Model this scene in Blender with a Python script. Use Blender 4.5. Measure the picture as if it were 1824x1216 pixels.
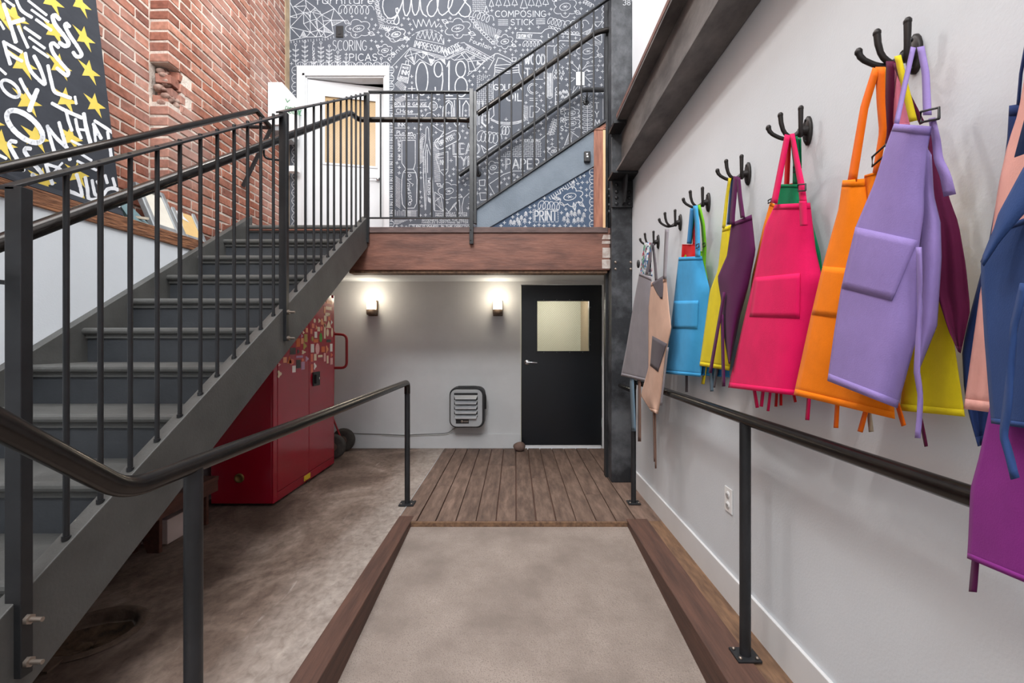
import bpy, bmesh, math, random
from mathutils import Vector
random.seed(7)
for o in list(bpy.data.objects): bpy.data.objects.remove(o)
SC = bpy.context.scene
COL = SC.collection
# ---------------------------------------------------------------- camera
CX, CY, F, H = 918.0, 607.0, 800.0, 1.21      # vanishing point, focal length in pixels, eye height
cam = bpy.data.objects.new('camera', bpy.data.cameras.new('camera')); COL.objects.link(cam)
cam.location = (0, 0, H); cam.rotation_euler = (math.pi/2, 0, 0)
cam.data.sensor_width = 36; cam.data.lens = 36*F/1824
cam.data.shift_x = -(CX-912)/1824; cam.data.shift_y = (CY-608)/1824
cam.data.clip_start = .02
SC.camera = cam
# ---------------------------------------------------------------- world, lights, exposure
def C(r, g, b, a=1):
    f = lambda v: (v/255/12.92 if v/255 <= .04045 else ((v/255+.055)/1.055)**2.4)
    return (f(r), f(g), f(b), a)
W = bpy.data.worlds.new('daylight'); SC.world = W; W.use_nodes = True
W.node_tree.nodes['Background'].inputs[0].default_value = (.93, .96, 1, 1)
W.node_tree.nodes['Background'].inputs[1].default_value = .45
def area(name, loc, rot, sx, sy, power, col=(1, 1, 1)):
    l = bpy.data.lights.new(name, 'AREA'); l.shape = 'RECTANGLE'; l.size = sx; l.size_y = sy
    l.energy = power; l.color = col
    o = bpy.data.objects.new(name, l); COL.objects.link(o); o.location = loc; o.rotation_euler = rot
    return o
area('skylight_daylight', (-.8, 1.7, 7.55), (0, 0, 0), 2.6, 4.6, 270, (.97, .985, 1))
area('clerestory_daylight', (-.7, -3.4, 6.75), (math.radians(58), 0, 0), 3.4, 1.1, 310, (.97, .985, 1))
area('front_window_daylight', (-.6, -3.4, 2.4), (math.radians(90), 0, 0), 3.4, 3.0, 18, (.96, .98, 1))
def spot(name, loc, power, r, col=(1, .965, .92)):
    l = bpy.data.lights.new(name, 'POINT'); l.energy = power; l.shadow_soft_size = r; l.color = col
    o = bpy.data.objects.new(name, l); COL.objects.link(o); o.location = loc
spot('pendant_light', (-.55, 2.5, 4.3), 66, .05)
spot('pendant_light', (-.75, 1.0, 4.3), 58, .05)
spot('pendant_light', (-1.1, 3.2, 4.6), 46, .05)
SC.view_settings.view_transform = 'Standard'; SC.view_settings.look = 'None'
SC.view_settings.gamma = 1; SC.view_settings.use_curve_mapping = False
SC.view_settings.exposure = 0.0
# ---------------------------------------------------------------- helpers
def P(px, py, x=None, y=None, z=None):
    """pixel of the photograph + one known world coordinate -> world point"""
    if y is None:
        y = F*x/(px-CX) if x is not None else F*(H-z)/(py-CY)
    return ((px-CX)*y/F, y, H-(py-CY)*y/F)
ORG = {}
def empty(name, loc, label=None, cat=None, group=None):
    o = bpy.data.objects.new(name, None); COL.objects.link(o); o.location = loc
    o.empty_display_size = .05; ORG[o.name] = Vector(loc)
    return tag(o, label, cat, group)
def tag(o, label=None, cat=None, group=None, kind=None):
    if label: o['label'] = label
    if cat: o['category'] = cat
    if group: o['group'] = group
    if kind: o['kind'] = kind
    return o
class MB:
    def __init__(s): s.v = []; s.f = []; s.sm = []
    def add(s, vs, fs, smooth=False):
        n = len(s.v); s.v += [tuple(v) for v in vs]
        for f in fs: s.f.append(tuple(i+n for i in f)); s.sm.append(smooth)
        return s
    def box(s, x0, x1, y0, y1, z0, z1):
        v = [(x, y, z) for x in (x0, x1) for y in (y0, y1) for z in (z0, z1)]
        return s.add(v, [(0,1,3,2),(4,6,7,5),(0,4,5,1),(2,3,7,6),(0,2,6,4),(1,5,7,3)])
    def hexa(s, a, b):
        """two quads (lists of 4 points) joined into a solid"""
        return s.add(list(a)+list(b), [(3,2,1,0),(4,5,6,7),(0,1,5,4),(1,2,6,5),(2,3,7,6),(3,0,4,7)])
    def prism(s, poly, ax, t0, t1):
        """polygon in the two other axes, extruded along ax ('x','y','z')"""
        def mk(p, t): return {'x': (t, p[0], p[1]), 'y': (p[0], t, p[1]), 'z': (p[0], p[1], t)}[ax]
        n = len(poly); v = [mk(p, t0) for p in poly]+[mk(p, t1) for p in poly]
        return s.add(v, [tuple(range(n-1, -1, -1)), tuple(range(n, 2*n))]+[(i, (i+1) % n, (i+1) % n+n, i+n) for i in range(n)])
    def tube(s, pts, r, n=10, caps=True, rs=None):
        pts = [Vector(p) for p in pts]; m = len(pts); rings = []
        up = None
        for i, p in enumerate(pts):
            t = (pts[min(i+1, m-1)]-pts[max(i-1, 0)]).normalized()
            if up is None:
                up = Vector((0, 0, 1)) if abs(t.z) < .9 else Vector((0, 1, 0))
            u = (up-t*up.dot(t)); u = u.normalized() if u.length > 1e-6 else t.orthogonal().normalized()
            up = u; w = t.cross(u)
            rr = rs[i] if rs else r
            if 0 < i < m-1:
                a = (pts[i]-pts[i-1]).normalized(); b = (pts[i+1]-pts[i]).normalized()
                c = max(.55, math.sqrt(max(.0, (1+a.dot(b))/2)))
            else: c = 1
            rings.append([p+(u*math.cos(q)+w*math.sin(q))*rr for q in [2*math.pi*k/n for k in range(n)]])
        v = [q for r_ in rings for q in r_]
        f = [(i*n+k, i*n+(k+1) % n, (i+1)*n+(k+1) % n, (i+1)*n+k) for i in range(m-1) for k in range(n)]
        s.add(v, f, True)
        if caps:
            s.add(rings[0], [tuple(range(n-1, -1, -1))]); s.add(rings[-1], [tuple(range(n))])
        return s
    def lathe(s, prof, c, ax='z', n=20):
        """prof: (radius, height) pairs around axis ax through c"""
        v = []
        for r, h in prof:
            for k in range(n):
                a = 2*math.pi*k/n; p = (r*math.cos(a), r*math.sin(a), h)
                p = {'z': p, 'y': (p[0], h, p[1]), 'x': (h, p[0], p[1])}[ax]
                v.append((c[0]+p[0], c[1]+p[1], c[2]+p[2]))
        m = len(prof)
        return s.add(v, [(i*n+k, i*n+(k+1) % n, (i+1)*n+(k+1) % n, (i+1)*n+k) for i in range(m-1) for k in range(n)], True)
    def ball(s, c, rx, ry=None, rz=None, n=10):
        ry = ry or rx; rz = rz or rx; m = n//2+1; v = []; f = []
        for i in range(m+1):
            t = math.pi*i/m
            for k in range(n):
                a = 2*math.pi*k/n
                v.append((c[0]+rx*math.sin(t)*math.cos(a), c[1]+ry*math.sin(t)*math.sin(a), c[2]+rz*math.cos(t)))
        for i in range(m):
            for k in range(n): f.append((i*n+k, (i+1)*n+k, (i+1)*n+(k+1) % n, i*n+(k+1) % n))
        return s.add(v, f, True)
    def build(s, name, mat, parent=None, bev=0, origin=None, weld=False):
        me = bpy.data.meshes.new(name)
        if parent is not None: o_ = ORG[parent.name]
        elif origin is not None: o_ = Vector(origin)
        else:
            xs, ys, zs = zip(*s.v)
            o_ = Vector(((min(xs)+max(xs))/2, (min(ys)+max(ys))/2, min(zs)))
        me.from_pydata([(v[0]-o_.x, v[1]-o_.y, v[2]-o_.z) for v in s.v], [], s.f)
        me.polygons.foreach_set('use_smooth', s.sm)
        if weld or True:
            bm = bmesh.new(); bm.from_mesh(me)
            if weld: bmesh.ops.remove_doubles(bm, verts=bm.verts, dist=1e-5)
            bmesh.ops.recalc_face_normals(bm, faces=bm.faces); bm.to_mesh(me); bm.free()
        me.materials.append(mat)
        o = bpy.data.objects.new(name, me); COL.objects.link(o); ORG[o.name] = o_
        if parent is not None: o.parent = parent
        else: o.location = o_
        if bev:
            b = o.modifiers.new('bevel', 'BEVEL'); b.width = bev; b.segments = 2; b.limit_method = 'ANGLE'; b.angle_limit = .6
        return o
def bez(p0, p1, p2, n=6):
    p0, p1, p2 = Vector(p0), Vector(p1), Vector(p2)
    return [(1-t)**2*p0+2*t*(1-t)*p1+t*t*p2 for t in [i/n for i in range(n+1)]]
def rounded(pts, r, n=5):
    """polyline with rounded corners"""
    pts = [Vector(p) for p in pts]; out = [pts[0]]
    for a, b, c in zip(pts, pts[1:], pts[2:]):
        ra = min(r, (a-b).length*.45); rc = min(r, (c-b).length*.45)
        out += bez(b+(a-b).normalized()*ra, b, b+(c-b).normalized()*rc, n)
    return out+[pts[-1]]
# ---------------------------------------------------------------- materials
def nt(name):
    m = bpy.data.materials.new(name); m.use_nodes = True
    t = m.node_tree; return m, t, t.nodes['Principled BSDF']
def node(t, k, **kw):
    n = t.nodes.new(k)
    for a, b in kw.items(): setattr(n, a, b)
    return n
def M(name, col, col2=None, rough=.5, metal=0, scale=4, stretch=(1, 1, 1), detail=5, bump=0, bscale=60, lo=.35, hi=.65, rvar=0, spec=.5, sheen=0, distort=0, speck=None, speckt=.68, specks=90):
    m, t, b = nt(name); L = t.links.new
    tc = node(t, 'ShaderNodeTexCoord'); mp = node(t, 'ShaderNodeMapping'); mp.inputs['Scale'].default_value = stretch
    L(tc.outputs['Object'], mp.inputs[0])
    b.inputs['Roughness'].default_value = rough; b.inputs['Metallic'].default_value = metal
    b.inputs['Specular IOR Level'].default_value = spec
    if sheen: b.inputs['Sheen Weight'].default_value = sheen
    b.inputs['Base Color'].default_value = col
    nz = node(t, 'ShaderNodeTexNoise'); nz.inputs['Scale'].default_value = scale; nz.inputs['Detail'].default_value = detail
    nz.inputs['Distortion'].default_value = distort
    nz.inputs['Roughness'].default_value = .62
    L(mp.outputs[0], nz.inputs[0])
    cr = node(t, 'ShaderNodeValToRGB'); cr.color_ramp.elements[0].position = lo; cr.color_ramp.elements[1].position = hi
    cr.color_ramp.elements[0].color = col; cr.color_ramp.elements[1].color = col2 or col
    L(nz.outputs['Fac'], cr.inputs[0]); out = cr.outputs[0]
    if speck:
        n2 = node(t, 'ShaderNodeTexNoise'); n2.inputs['Scale'].default_value = specks; n2.inputs['Detail'].default_value = 3
        L(mp.outputs[0], n2.inputs[0])
        r2 = node(t, 'ShaderNodeValToRGB'); r2.color_ramp.elements[0].position = speckt; r2.color_ramp.elements[1].position = speckt+.06
        L(n2.outputs['Fac'], r2.inputs[0])
        mx = node(t, 'ShaderNodeMix', data_type='RGBA'); L(r2.outputs[0], mx.inputs[0]); L(out, mx.inputs[6]); mx.inputs[7].default_value = speck
        out = mx.outputs[2]
    L(out, b.inputs['Base Color'])
    if rvar:
        mr = node(t, 'ShaderNodeMapRange'); mr.inputs[3].default_value = rough-rvar; mr.inputs[4].default_value = rough+rvar
        L(nz.outputs['Fac'], mr.inputs[0]); L(mr.outputs[0], b.inputs['Roughness'])
    if bump:
        n3 = node(t, 'ShaderNodeTexNoise'); n3.inputs['Scale'].default_value = bscale; n3.inputs['Detail'].default_value = 4
        L(mp.outputs[0], n3.inputs[0])
        bp = node(t, 'ShaderNodeBump'); bp.inputs['Strength'].default_value = bump; bp.inputs['Distance'].default_value = .01
        L(n3.outputs['Fac'], bp.inputs['Height']); L(bp.outputs[0], b.inputs['Normal'])
    return m
def EM(name, col, strength):
    m, t, b = nt(name); b.inputs['Base Color'].default_value = col
    b.inputs['Emission Color'].default_value = col; b.inputs['Emission Strength'].default_value = strength
    return m
def random_mat(name, cols, island, rough=.85, bump=.5, scale=30, mott=.25):
    m, t, b = nt(name); L = t.links.new
    if island: src = node(t, 'ShaderNodeNewGeometry').outputs['Random Per Island']
    else: src = node(t, 'ShaderNodeObjectInfo').outputs['Random']
    cr = node(t, 'ShaderNodeValToRGB'); e = cr.color_ramp.elements
    e[0].color = cols[0]; e[1].color = cols[-1]
    for i, c in enumerate(cols[1:-1]):
        k = e.new((i+1)/(len(cols)-1)); k.color = c
    L(src, cr.inputs[0])
    tc = node(t, 'ShaderNodeNewGeometry'); nz = node(t, 'ShaderNodeTexNoise'); nz.inputs['Scale'].default_value = scale; nz.inputs['Detail'].default_value = 6
    L(tc.outputs['Position'], nz.inputs[0])
    mr = node(t, 'ShaderNodeMapRange'); mr.inputs[1].default_value = .3; mr.inputs[2].default_value = .7; mr.inputs[3].default_value = 1-mott; mr.inputs[4].default_value = 1+mott
    L(nz.outputs['Fac'], mr.inputs[0])
    mx = node(t, 'ShaderNodeMix', data_type='RGBA', blend_type='MULTIPLY'); mx.inputs[0].default_value = 1
    cb = node(t, 'ShaderNodeCombineColor'); [L(mr.outputs[0], cb.inputs[i]) for i in range(3)]
    L(cr.outputs[0], mx.inputs[6]); L(cb.outputs[0], mx.inputs[7])
    n2 = node(t, 'ShaderNodeTexNoise'); n2.inputs['Scale'].default_value = 1.7; n2.inputs['Detail'].default_value = 7; L(tc.outputs['Position'], n2.inputs[0])
    m2 = node(t, 'ShaderNodeMapRange'); m2.inputs[1].default_value = .48; m2.inputs[2].default_value = .72; m2.inputs[4].default_value = .55; L(n2.outputs['Fac'], m2.inputs[0])
    mw = node(t, 'ShaderNodeMix', data_type='RGBA'); L(m2.outputs[0], mw.inputs[0]); L(mx.outputs[2], mw.inputs[6]); mw.inputs[7].default_value = C(196,166,156)
    L(mw.outputs[2], b.inputs['Base Color'])
    b.inputs['Roughness'].default_value = rough; b.inputs['Specular IOR Level'].default_value = .25
    bp = node(t, 'ShaderNodeBump'); bp.inputs['Strength'].default_value = bump; bp.inputs['Distance'].default_value = .006
    L(nz.outputs['Fac'], bp.inputs['Height']); L(bp.outputs[0], b.inputs['Normal'])
    return m
m_white = M('wall_paint_white', C(217,222,227), C(211,216,221), rough=.75, scale=1.5, bump=.08, bscale=120, spec=.3)
m_lowwall = M('wall_paint_grey', C(206,207,208), C(198,199,200), rough=.8, scale=2, bump=.06, bscale=140, spec=.3)
m_trimwhite = M('trim_paint', C(226,227,228), C(220,221,222), rough=.5, scale=3)
m_slate = M('slate_chalk_paint', C(78,83,92), C(90,94,102), rough=.8, scale=1.6, spec=.25)
m_chalk = M('chalk_white', C(206,209,213), C(170,174,180), rough=.9, scale=40, spec=.1)
m_steel = M('blackened_steel', C(44,45,47), C(34,35,37), rough=.38, metal=.35, scale=9, rvar=.1, spec=.5)
m_pipe = M('dark_steel_pipe', C(54,52,51), C(64,60,57), rough=.25, metal=.85, scale=14)
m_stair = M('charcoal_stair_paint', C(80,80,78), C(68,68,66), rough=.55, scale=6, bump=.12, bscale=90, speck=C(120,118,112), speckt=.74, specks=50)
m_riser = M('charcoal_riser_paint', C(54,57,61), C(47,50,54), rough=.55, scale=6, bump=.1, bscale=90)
m_beamwood = M('old_redwood_beam', C(136,90,74), C(82,50,41), rough=.55, scale=4, stretch=(.7, 3, 3.2), detail=9, bump=.2, bscale=20, lo=.3, hi=.7, distort=.4)
m_curb = M('dark_stained_timber', C(98,68,56), C(72,50,42), rough=.65, scale=6, stretch=(6, .5, 6), detail=8, bump=.3, bscale=14)
m_strip = M('worn_floor_timber', C(136,104,78), C(92,68,52), rough=.65, scale=7, stretch=(5, .8, 5), detail=8, bump=.25, bscale=14)
m_ledge = M('rough_fir_cap', C(164,112,78), C(84,52,36), rough=.75, scale=12, stretch=(3, .8, 9), detail=8, bump=.7, bscale=12)
m_iron = M('riveted_column_paint', C(92,94,98), C(36,38,42), rough=.5, metal=.2, scale=2.6, detail=9, lo=.36, hi=.56, rvar=.1, bump=.25, bscale=50, speck=C(160,154,150), speckt=.73, specks=9)
m_irondk = M('black_iron', C(48,49,52), C(34,35,37), rough=.45, metal=.3, scale=5, bump=.15, bscale=40)
m_blackmetal = M('cast_iron_hook', C(52,47,46), C(38,35,34), rough=.45, metal=.5, scale=20)
m_blk = M('black_plastic', C(28,28,30), rough=.5)
m_glassw = None
m_chrome = M('satin_chrome', C(205,206,208), rough=.25, metal=1)
m_zinc = M('zinc_bolt', C(150,138,128), rough=.4, metal=.8)
m_red = M('red_cabinet_enamel', C(164,14,42), C(154,12,38), rough=.16, scale=3, spec=.6)
m_redpaint = M('red_tube_paint', C(150,34,40), rough=.4)
m_rubber = M('grey_rubber', C(70,66,62), C(54,50,47), rough=.8, scale=20)
m_bench = M('brown_bench_wood', C(98,62,50), C(74,46,38), rough=.55, scale=8, stretch=(4, 1, 4), bump=.15, bscale=20)
m_concrete = None
# ================================================================ SETTING
XR, XL, YB, ZL = 1.0, -2.33, 5.07, 2.19        # right wall, low left wall, back wall, landing height
# floor of stained concrete, with a pit for the old drain
def concrete_mat():
    m, t, b = nt('stained_concrete'); L = t.links.new
    g = node(t, 'ShaderNodeTexCoord')
    def nz(scale, det, st=(1, 1, 1), dist=0):
        mp = node(t, 'ShaderNodeMapping'); mp.inputs['Scale'].default_value = st; L(g.outputs['Object'], mp.inputs[0])
        n = node(t, 'ShaderNodeTexNoise'); n.inputs['Scale'].default_value = scale; n.inputs['Detail'].default_value = det
        n.inputs['Distortion'].default_value = dist; n.inputs['Roughness'].default_value = .65
        L(mp.outputs[0], n.inputs[0]); return n.outputs['Fac']
    def ramp(src, stops):
        r = node(t, 'ShaderNodeValToRGB'); e = r.color_ramp.elements
        e[0].position, e[0].color = stops[0]; e[1].position, e[1].color = stops[-1]
        for p, c in stops[1:-1]: k = e.new(p); k.color = c
        L(src, r.inputs[0]); return r.outputs[0]
    def mix(f, a, b_):
        x = node(t, 'ShaderNodeMix', data_type='RGBA'); L(f, x.inputs[0]); L(a, x.inputs[6])
        if isinstance(b_, tuple): x.inputs[7].default_value = b_
        else: L(b_, x.inputs[7])
        return x.outputs[2]
    old = ramp(nz(2.2, 8, (1, .8, 1), .6), [(.28, C(72,58,50)), (.44, C(104,87,77)), (.56, C(130,113,102)), (.70, C(162,147,136))])
    new = ramp(nz(3.5, 7), [(.3, C(146,133,124)), (.7, C(174,162,153))])
    # the newer, paler pour runs along the ramp
    sx = node(t, 'ShaderNodeSeparateXYZ'); L(g.outputs['Object'], sx.inputs[0])
    ma = node(t, 'ShaderNodeMath', operation='MULTIPLY_ADD'); L(nz(3, 5, (1, .35, 1), .5), ma.inputs[0]); ma.inputs[1].default_value = .55; L(sx.outputs[0], ma.inputs[2])
    band = ramp(ma.outputs[0], [(0, (0, 0, 0, 1)), (1, (1, 1, 1, 1))])
    mr = node(t, 'ShaderNodeMapRange'); mr.inputs[1].default_value = -.90; mr.inputs[2].default_value = -.58; L(ma.outputs[0], mr.inputs[0])
    c = mix(mr.outputs[0], old, new)
    scr = ramp(nz(9, 6, (1.6, .25, 1), 1.2), [(.66, (0, 0, 0, 1)), (.74, (1, 1, 1, 1))])
    sm = node(t, 'ShaderNodeMath', operation='MULTIPLY'); L(scr, sm.inputs[0]); sm.inputs[1].default_value = .35
    c = mix(sm.outputs[0], c, C(196,186,178))
    fine = ramp(nz(26, 8, (1, .7, 1), .4), [(.30, (.55, .52, .50, 1)), (.5, (.92, .92, .92, 1)), (.72, (1.25, 1.25, 1.25, 1))])
    x_ = node(t, 'ShaderNodeMix', data_type='RGBA', blend_type='MULTIPLY'); x_.inputs[0].default_value = .8; L(c, x_.inputs[6]); L(fine, x_.inputs[7]); c = x_.outputs[2]
    L(c, b.inputs['Base Color']); b.inputs['Roughness'].default_value = .62; b.inputs['Specular IOR Level'].default_value = .35
    bp = node(t, 'ShaderNodeBump'); bp.inputs['Strength'].default_value = .25; bp.inputs['Distance'].default_value = .01
    L(nz(40, 6), bp.inputs['Height']); L(bp.outputs[0], b.inputs['Normal'])
    return m
m_concrete = concrete_mat()
DR = (-1.76, 1.865); DRR = .165
def floor_mesh():
    bm = bmesh.new()
    def loop(pts):
        vs = [bm.verts.new((x, y, 0)) for x, y in pts]
        return [bm.edges.new((vs[i], vs[(i+1) % len(vs)])) for i in range(len(vs))]
    e = loop([(-2.6, -3.5), (-.80, -3.5), (-.80, 5.07), (-2.6, 5.07)])
    e += loop([(DR[0]+DRR*math.cos(a), DR[1]+DRR*math.sin(a)) for a in [2*math.pi*k/28 for k in range(28)]])
    bmesh.ops.triangle_fill(bm, edges=e, use_beauty=True)
    bmesh.ops.recalc_face_normals(bm, faces=bm.faces)
    me = bpy.data.meshes.new('floor'); bm.to_mesh(me); bm.free()
    me.materials.append(m_concrete); o = bpy.data.objects.new('floor', me); COL.objects.link(o); o['kind'] = 'structure'
    ORG[o.name] = Vector((0, 0, 0)); return o
floor = floor_mesh()
m_pit = M('rusty_clay', C(78,62,52), C(110,92,78), rough=.85, scale=12, bump=.5, bscale=30)
m_dirt = M('dark_drain_dirt', C(58,44,34), C(112,90,70), rough=.9, scale=16, bump=.8, bscale=30)
dr = empty('floor_drain', (DR[0], DR[1], 0), 'round sunken floor drain with broken clay rim under the stair', 'drain')
MB().lathe([(.19, .003), (.165, .012), (.15, .004), (.145, -.05), (.14, -.075)], (DR[0], DR[1], 0), n=28).build('rim', m_pit, dr)
mb = MB(); ring = []
for i in range(6):
    for k in range(16):
        a = 2*math.pi*k/16; r = .143*i/5
        ring.append((DR[0]+r*math.cos(a), DR[1]+r*math.sin(a), -.07+random.uniform(0, .02)+.02*(i == 5)))
mb.add(ring, [(i*16+k, (i+1)*16+k, (i+1)*16+(k+1) % 16, i*16+(k+1) % 16) for i in range(5) for k in range(16)], True)
mb.build('dirt_bed', m_dirt, dr)
mb = MB(); mb.hexa([(DR[0]-.17, DR[1]-.22, .002), (DR[0]+.06, DR[1]-.235, .002), (DR[0]+.05, DR[1]-.165, .002), (DR[0]-.15, DR[1]-.13, .002)],
                  [(DR[0]-.17, DR[1]-.22, .010), (DR[0]+.06, DR[1]-.235, .010), (DR[0]+.05, DR[1]-.165, .010), (DR[0]-.15, DR[1]-.13, .010)])
mb.build('rim_shard', m_pit, dr)
# plank platform at the head of the ramp
m_plank = None
def plank_mat():
    m, t, b = nt('worn_floor_planks'); L = t.links.new
    oi = node(t, 'ShaderNodeObjectInfo'); g = node(t, 'ShaderNodeTexCoord')
    mp = node(t, 'ShaderNodeMapping'); mp.inputs['Scale'].default_value = (5, .9, 5); L(g.outputs['Object'], mp.inputs[0])
    n = node(t, 'ShaderNodeTexNoise', noise_dimensions='4D'); n.inputs['Scale'].default_value = 4; n.inputs['Detail'].default_value = 9; n.inputs['Roughness'].default_value = .7
    ml = node(t, 'ShaderNodeMath', operation='MULTIPLY'); ml.inputs[1].default_value = 30; L(oi.outputs['Random'], ml.inputs[0]); L(ml.outputs[0], n.inputs['W'])
    L(mp.outputs[0], n.inputs[0])
    r = node(t, 'ShaderNodeValToRGB'); e = r.color_ramp.elements
    e[0].position = .28; e[0].color = C(70,55,48); e[1].position = .76; e[1].color = C(146,122,108)
    k = e.new(.5); k.color = C(108,88,77)
    L(n.outputs['Fac'], r.inputs[0])
    hs = node(t, 'ShaderNodeHueSaturation'); mr = node(t, 'ShaderNodeMapRange'); mr.inputs[3].default_value = .88; mr.inputs[4].default_value = 1.12
    L(oi.outputs['Random'], mr.inputs[0]); L(mr.outputs[0], hs.inputs['Value']); L(r.outputs[0], hs.inputs['Color'])
    L(hs.outputs[0], b.inputs['Base Color']); b.inputs['Roughness'].default_value = .62; b.inputs['Specular IOR Level'].default_value = .35
    bp = node(t, 'ShaderNodeBump'); bp.inputs['Strength'].default_value = .35; bp.inputs['Distance'].default_value = .006
    L(n.outputs['Fac'], bp.inputs['Height']); L(bp.outputs[0], b.inputs['Normal'])
    return m
m_plank = plank_mat()
fp = MB().box(-.80, 1.0, 3.03, 5.07, -.09, -.014).build('floor_planks', m_curb, origin=(0, 0, 0)); fp['kind'] = 'structure'
xs = [-.80, -.665, -.535, -.40, -.265, -.13, .005, .14, .275, .41, .545, .68, .815, 1.0]
for i in range(13):
    cuts = [3.02, 5.07]
    if i % 3 == 1: cuts = [3.02, 3.55+.21*(i % 5), 5.07]
    if i % 3 == 2: cuts = [3.02, 4.25+.1*(i % 4), 5.07]
    for a, b in zip(cuts, cuts[1:]):
        g = .003+.0025*random.random()
        MB().box(xs[i]+g, xs[i+1]-g, a+.002, b-.002, -.012, random.uniform(-.001, .0015)).build('plank', m_plank, fp, bev=.002)
mb = MB().box(-.70, .75, 3.005, 3.028, -.05, -.004).build('floor_plank_edge', m_strip, origin=(0, 0, 0)); mb['kind'] = 'structure'
# concrete ramp between flush timber kerbs
m_ramp = M('brushed_concrete_ramp', C(156,143,134), C(128,116,108), rough=.75, scale=3.2, bump=.5, bscale=110, detail=9, speck=C(126,114,106), speckt=.55, specks=230, spec=.3)
def rz(y): return -.032-(3.03-y)*.0833
RW = .775
rp = MB().add([(-.705, -.4, rz(-.4)), (RW, -.4, rz(-.4)), (RW, 3.03, rz(3.03)), (-.705, 3.03, rz(3.03)), (-.705, -3.5, rz(-.4)), (RW, -3.5, rz(-.4))], [(0, 1, 2, 3), (4, 5, 1, 0)]).build('ramp', m_ramp, origin=(0, 0, 0)); rp['kind'] = 'structure'
lk = MB().box(-.80, -.70, -3.5, 3.10, -.45, .004).build('trim_1', m_curb, bev=.004); lk['kind'] = 'structure'
rk = MB().box(.752, .893, -3.5, 3.05, -.45, .004).build('trim_2', m_curb, bev=.004); rk['kind'] = 'structure'
st = MB().box(.895, 1.0, -3.5, 3.05, -.45, -.002).build('trim_3', m_strip, bev=.002); st['kind'] = 'structure'
# walls
wr = MB().box(XR, XR+.12, -3.5, 5.2, -.5, 7.6).build('wall_right', m_white, origin=(0, 0, 0)); wr['kind'] = 'structure'
br = MB().box(XR-.014, XR, -3.5, 3.83, -.3, .138).build('baseboard_right', m_trimwhite, bev=.003); br['kind'] = 'structure'
DX0, DX1, DZ = .063, .985, 1.846                     # lower door opening
UX0, UX1, UZ = -2.364, -1.4766, 4.188               # upper door opening
wb = MB()
wb.box(-2.7, DX0, YB, YB+.12, -.1, 1.90); wb.box(DX0, XR+.12, YB, YB+.12, DZ, 1.90); wb.box(DX1, XR+.12, YB, YB+.12, -.1, DZ)
wb = wb.build('wall_back', m_lowwall, origin=(0, 0, 0)); wb['kind'] = 'structure'
wu = MB(); wu.box(-2.7, UX0, YB, YB+.12, 1.90, 7.6); wu.box(UX0, UX1, YB, YB+.12, UZ, 7.6); wu.box(UX1, XR+.12, YB, YB+.12, 1.90, 7.6); wu.box(UX0, UX1, YB, YB+.12, 1.90, ZL)
wu = wu.build('wall_back_upper', m_slate, origin=(0, 0, 0)); wu['kind'] = 'structure'
bb = MB().box(-2.5, DX0-.01, YB-.014, YB, 0, .163).build('baseboard_back', m_lowwall, bev=.003); bb['kind'] = 'structure'
wl = MB().box(XL-.24, XL, -3.5, 5.07, -.1, 1.862).build('wall_left', m_white, origin=(0, 0, 0)); wl['kind'] = 'structure'
cap = MB().box(XL-.24, XL+.012, -.5, 3.6, 1.862, 1.948).build('trim_4', m_ledge, bev=.004); cap['kind'] = 'structure'
# rest of the hall: wall with the big front window, roof with skylight
wf = MB(); wf.box(-2.75, 1.12, -3.62, -3.5, -.5, .8); wf.box(-2.75, -2.3, -3.62, -3.5, .8, 4.0); wf.box(1.05, 1.12, -3.62, -3.5, .8, 4.0); wf.box(-2.75, 1.12, -3.62, -3.5, 4.0, 6.1); wf.box(-2.75, -2.4, -3.62, -3.5, 6.1, 7.4); wf.box(1.0, 1.12, -3.62, -3.5, 6.1, 7.4); wf.box(-2.75, 1.12, -3.62, -3.5, 7.4, 7.6)
wf = wf.build('wall_front', m_white, origin=(0, 0, 0)); wf['kind'] = 'structure'
ce = MB(); ce.box(-2.75, -2.1, -3.5, 5.2, 7.6, 7.7); ce.box(.5, 1.12, -3.5, 5.2, 7.6, 7.7); ce.box(-2.1, .5, 4.0, 5.2, 7.6, 7.7); ce.box(-2.1, .5, -3.5, -.6, 7.6, 7.7)
ce = ce.build('ceiling', m_white, origin=(0, 0, 0)); ce['kind'] = 'structure'
# rooms behind the two doors
m_dark = M('unlit_room', C(34,32,30), rough=.9)  # near-black colour paints in the darkness seen through the ajar upper door
def room(name, x0, x1, y0, y1, z0, z1, mat):
    v = [(x, y, z) for x in (x0, x1) for y in (y0, y1) for z in (z0, z1)]
    o = MB().add(v, [(0,1,3,2),(4,6,7,5),(2,3,7,6),(0,2,6,4),(1,5,7,3)]).build(name, mat, origin=(0, 0, 0)); o['kind'] = 'structure'; return o
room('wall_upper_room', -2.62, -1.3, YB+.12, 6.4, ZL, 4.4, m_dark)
m_cream = M('cream_paint', C(226,226,212), C(220,220,206), rough=.7)
room('wall_corridor', .0, 1.12, YB+.12, 6.6, 0, 2.0, m_cream)
m_tan = M('tan_paint', C(150,132,108), rough=.7)
MB().box(.93, 1.02, YB+.35, 6.4, 0, 2.0).build('wall_corridor_pier', m_tan, origin=(0, 0, 0))['kind'] = 'structure'
spot('corridor_lamp', (.5, 5.9, 1.75), 16, .12, (1, .96, .86))
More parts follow.
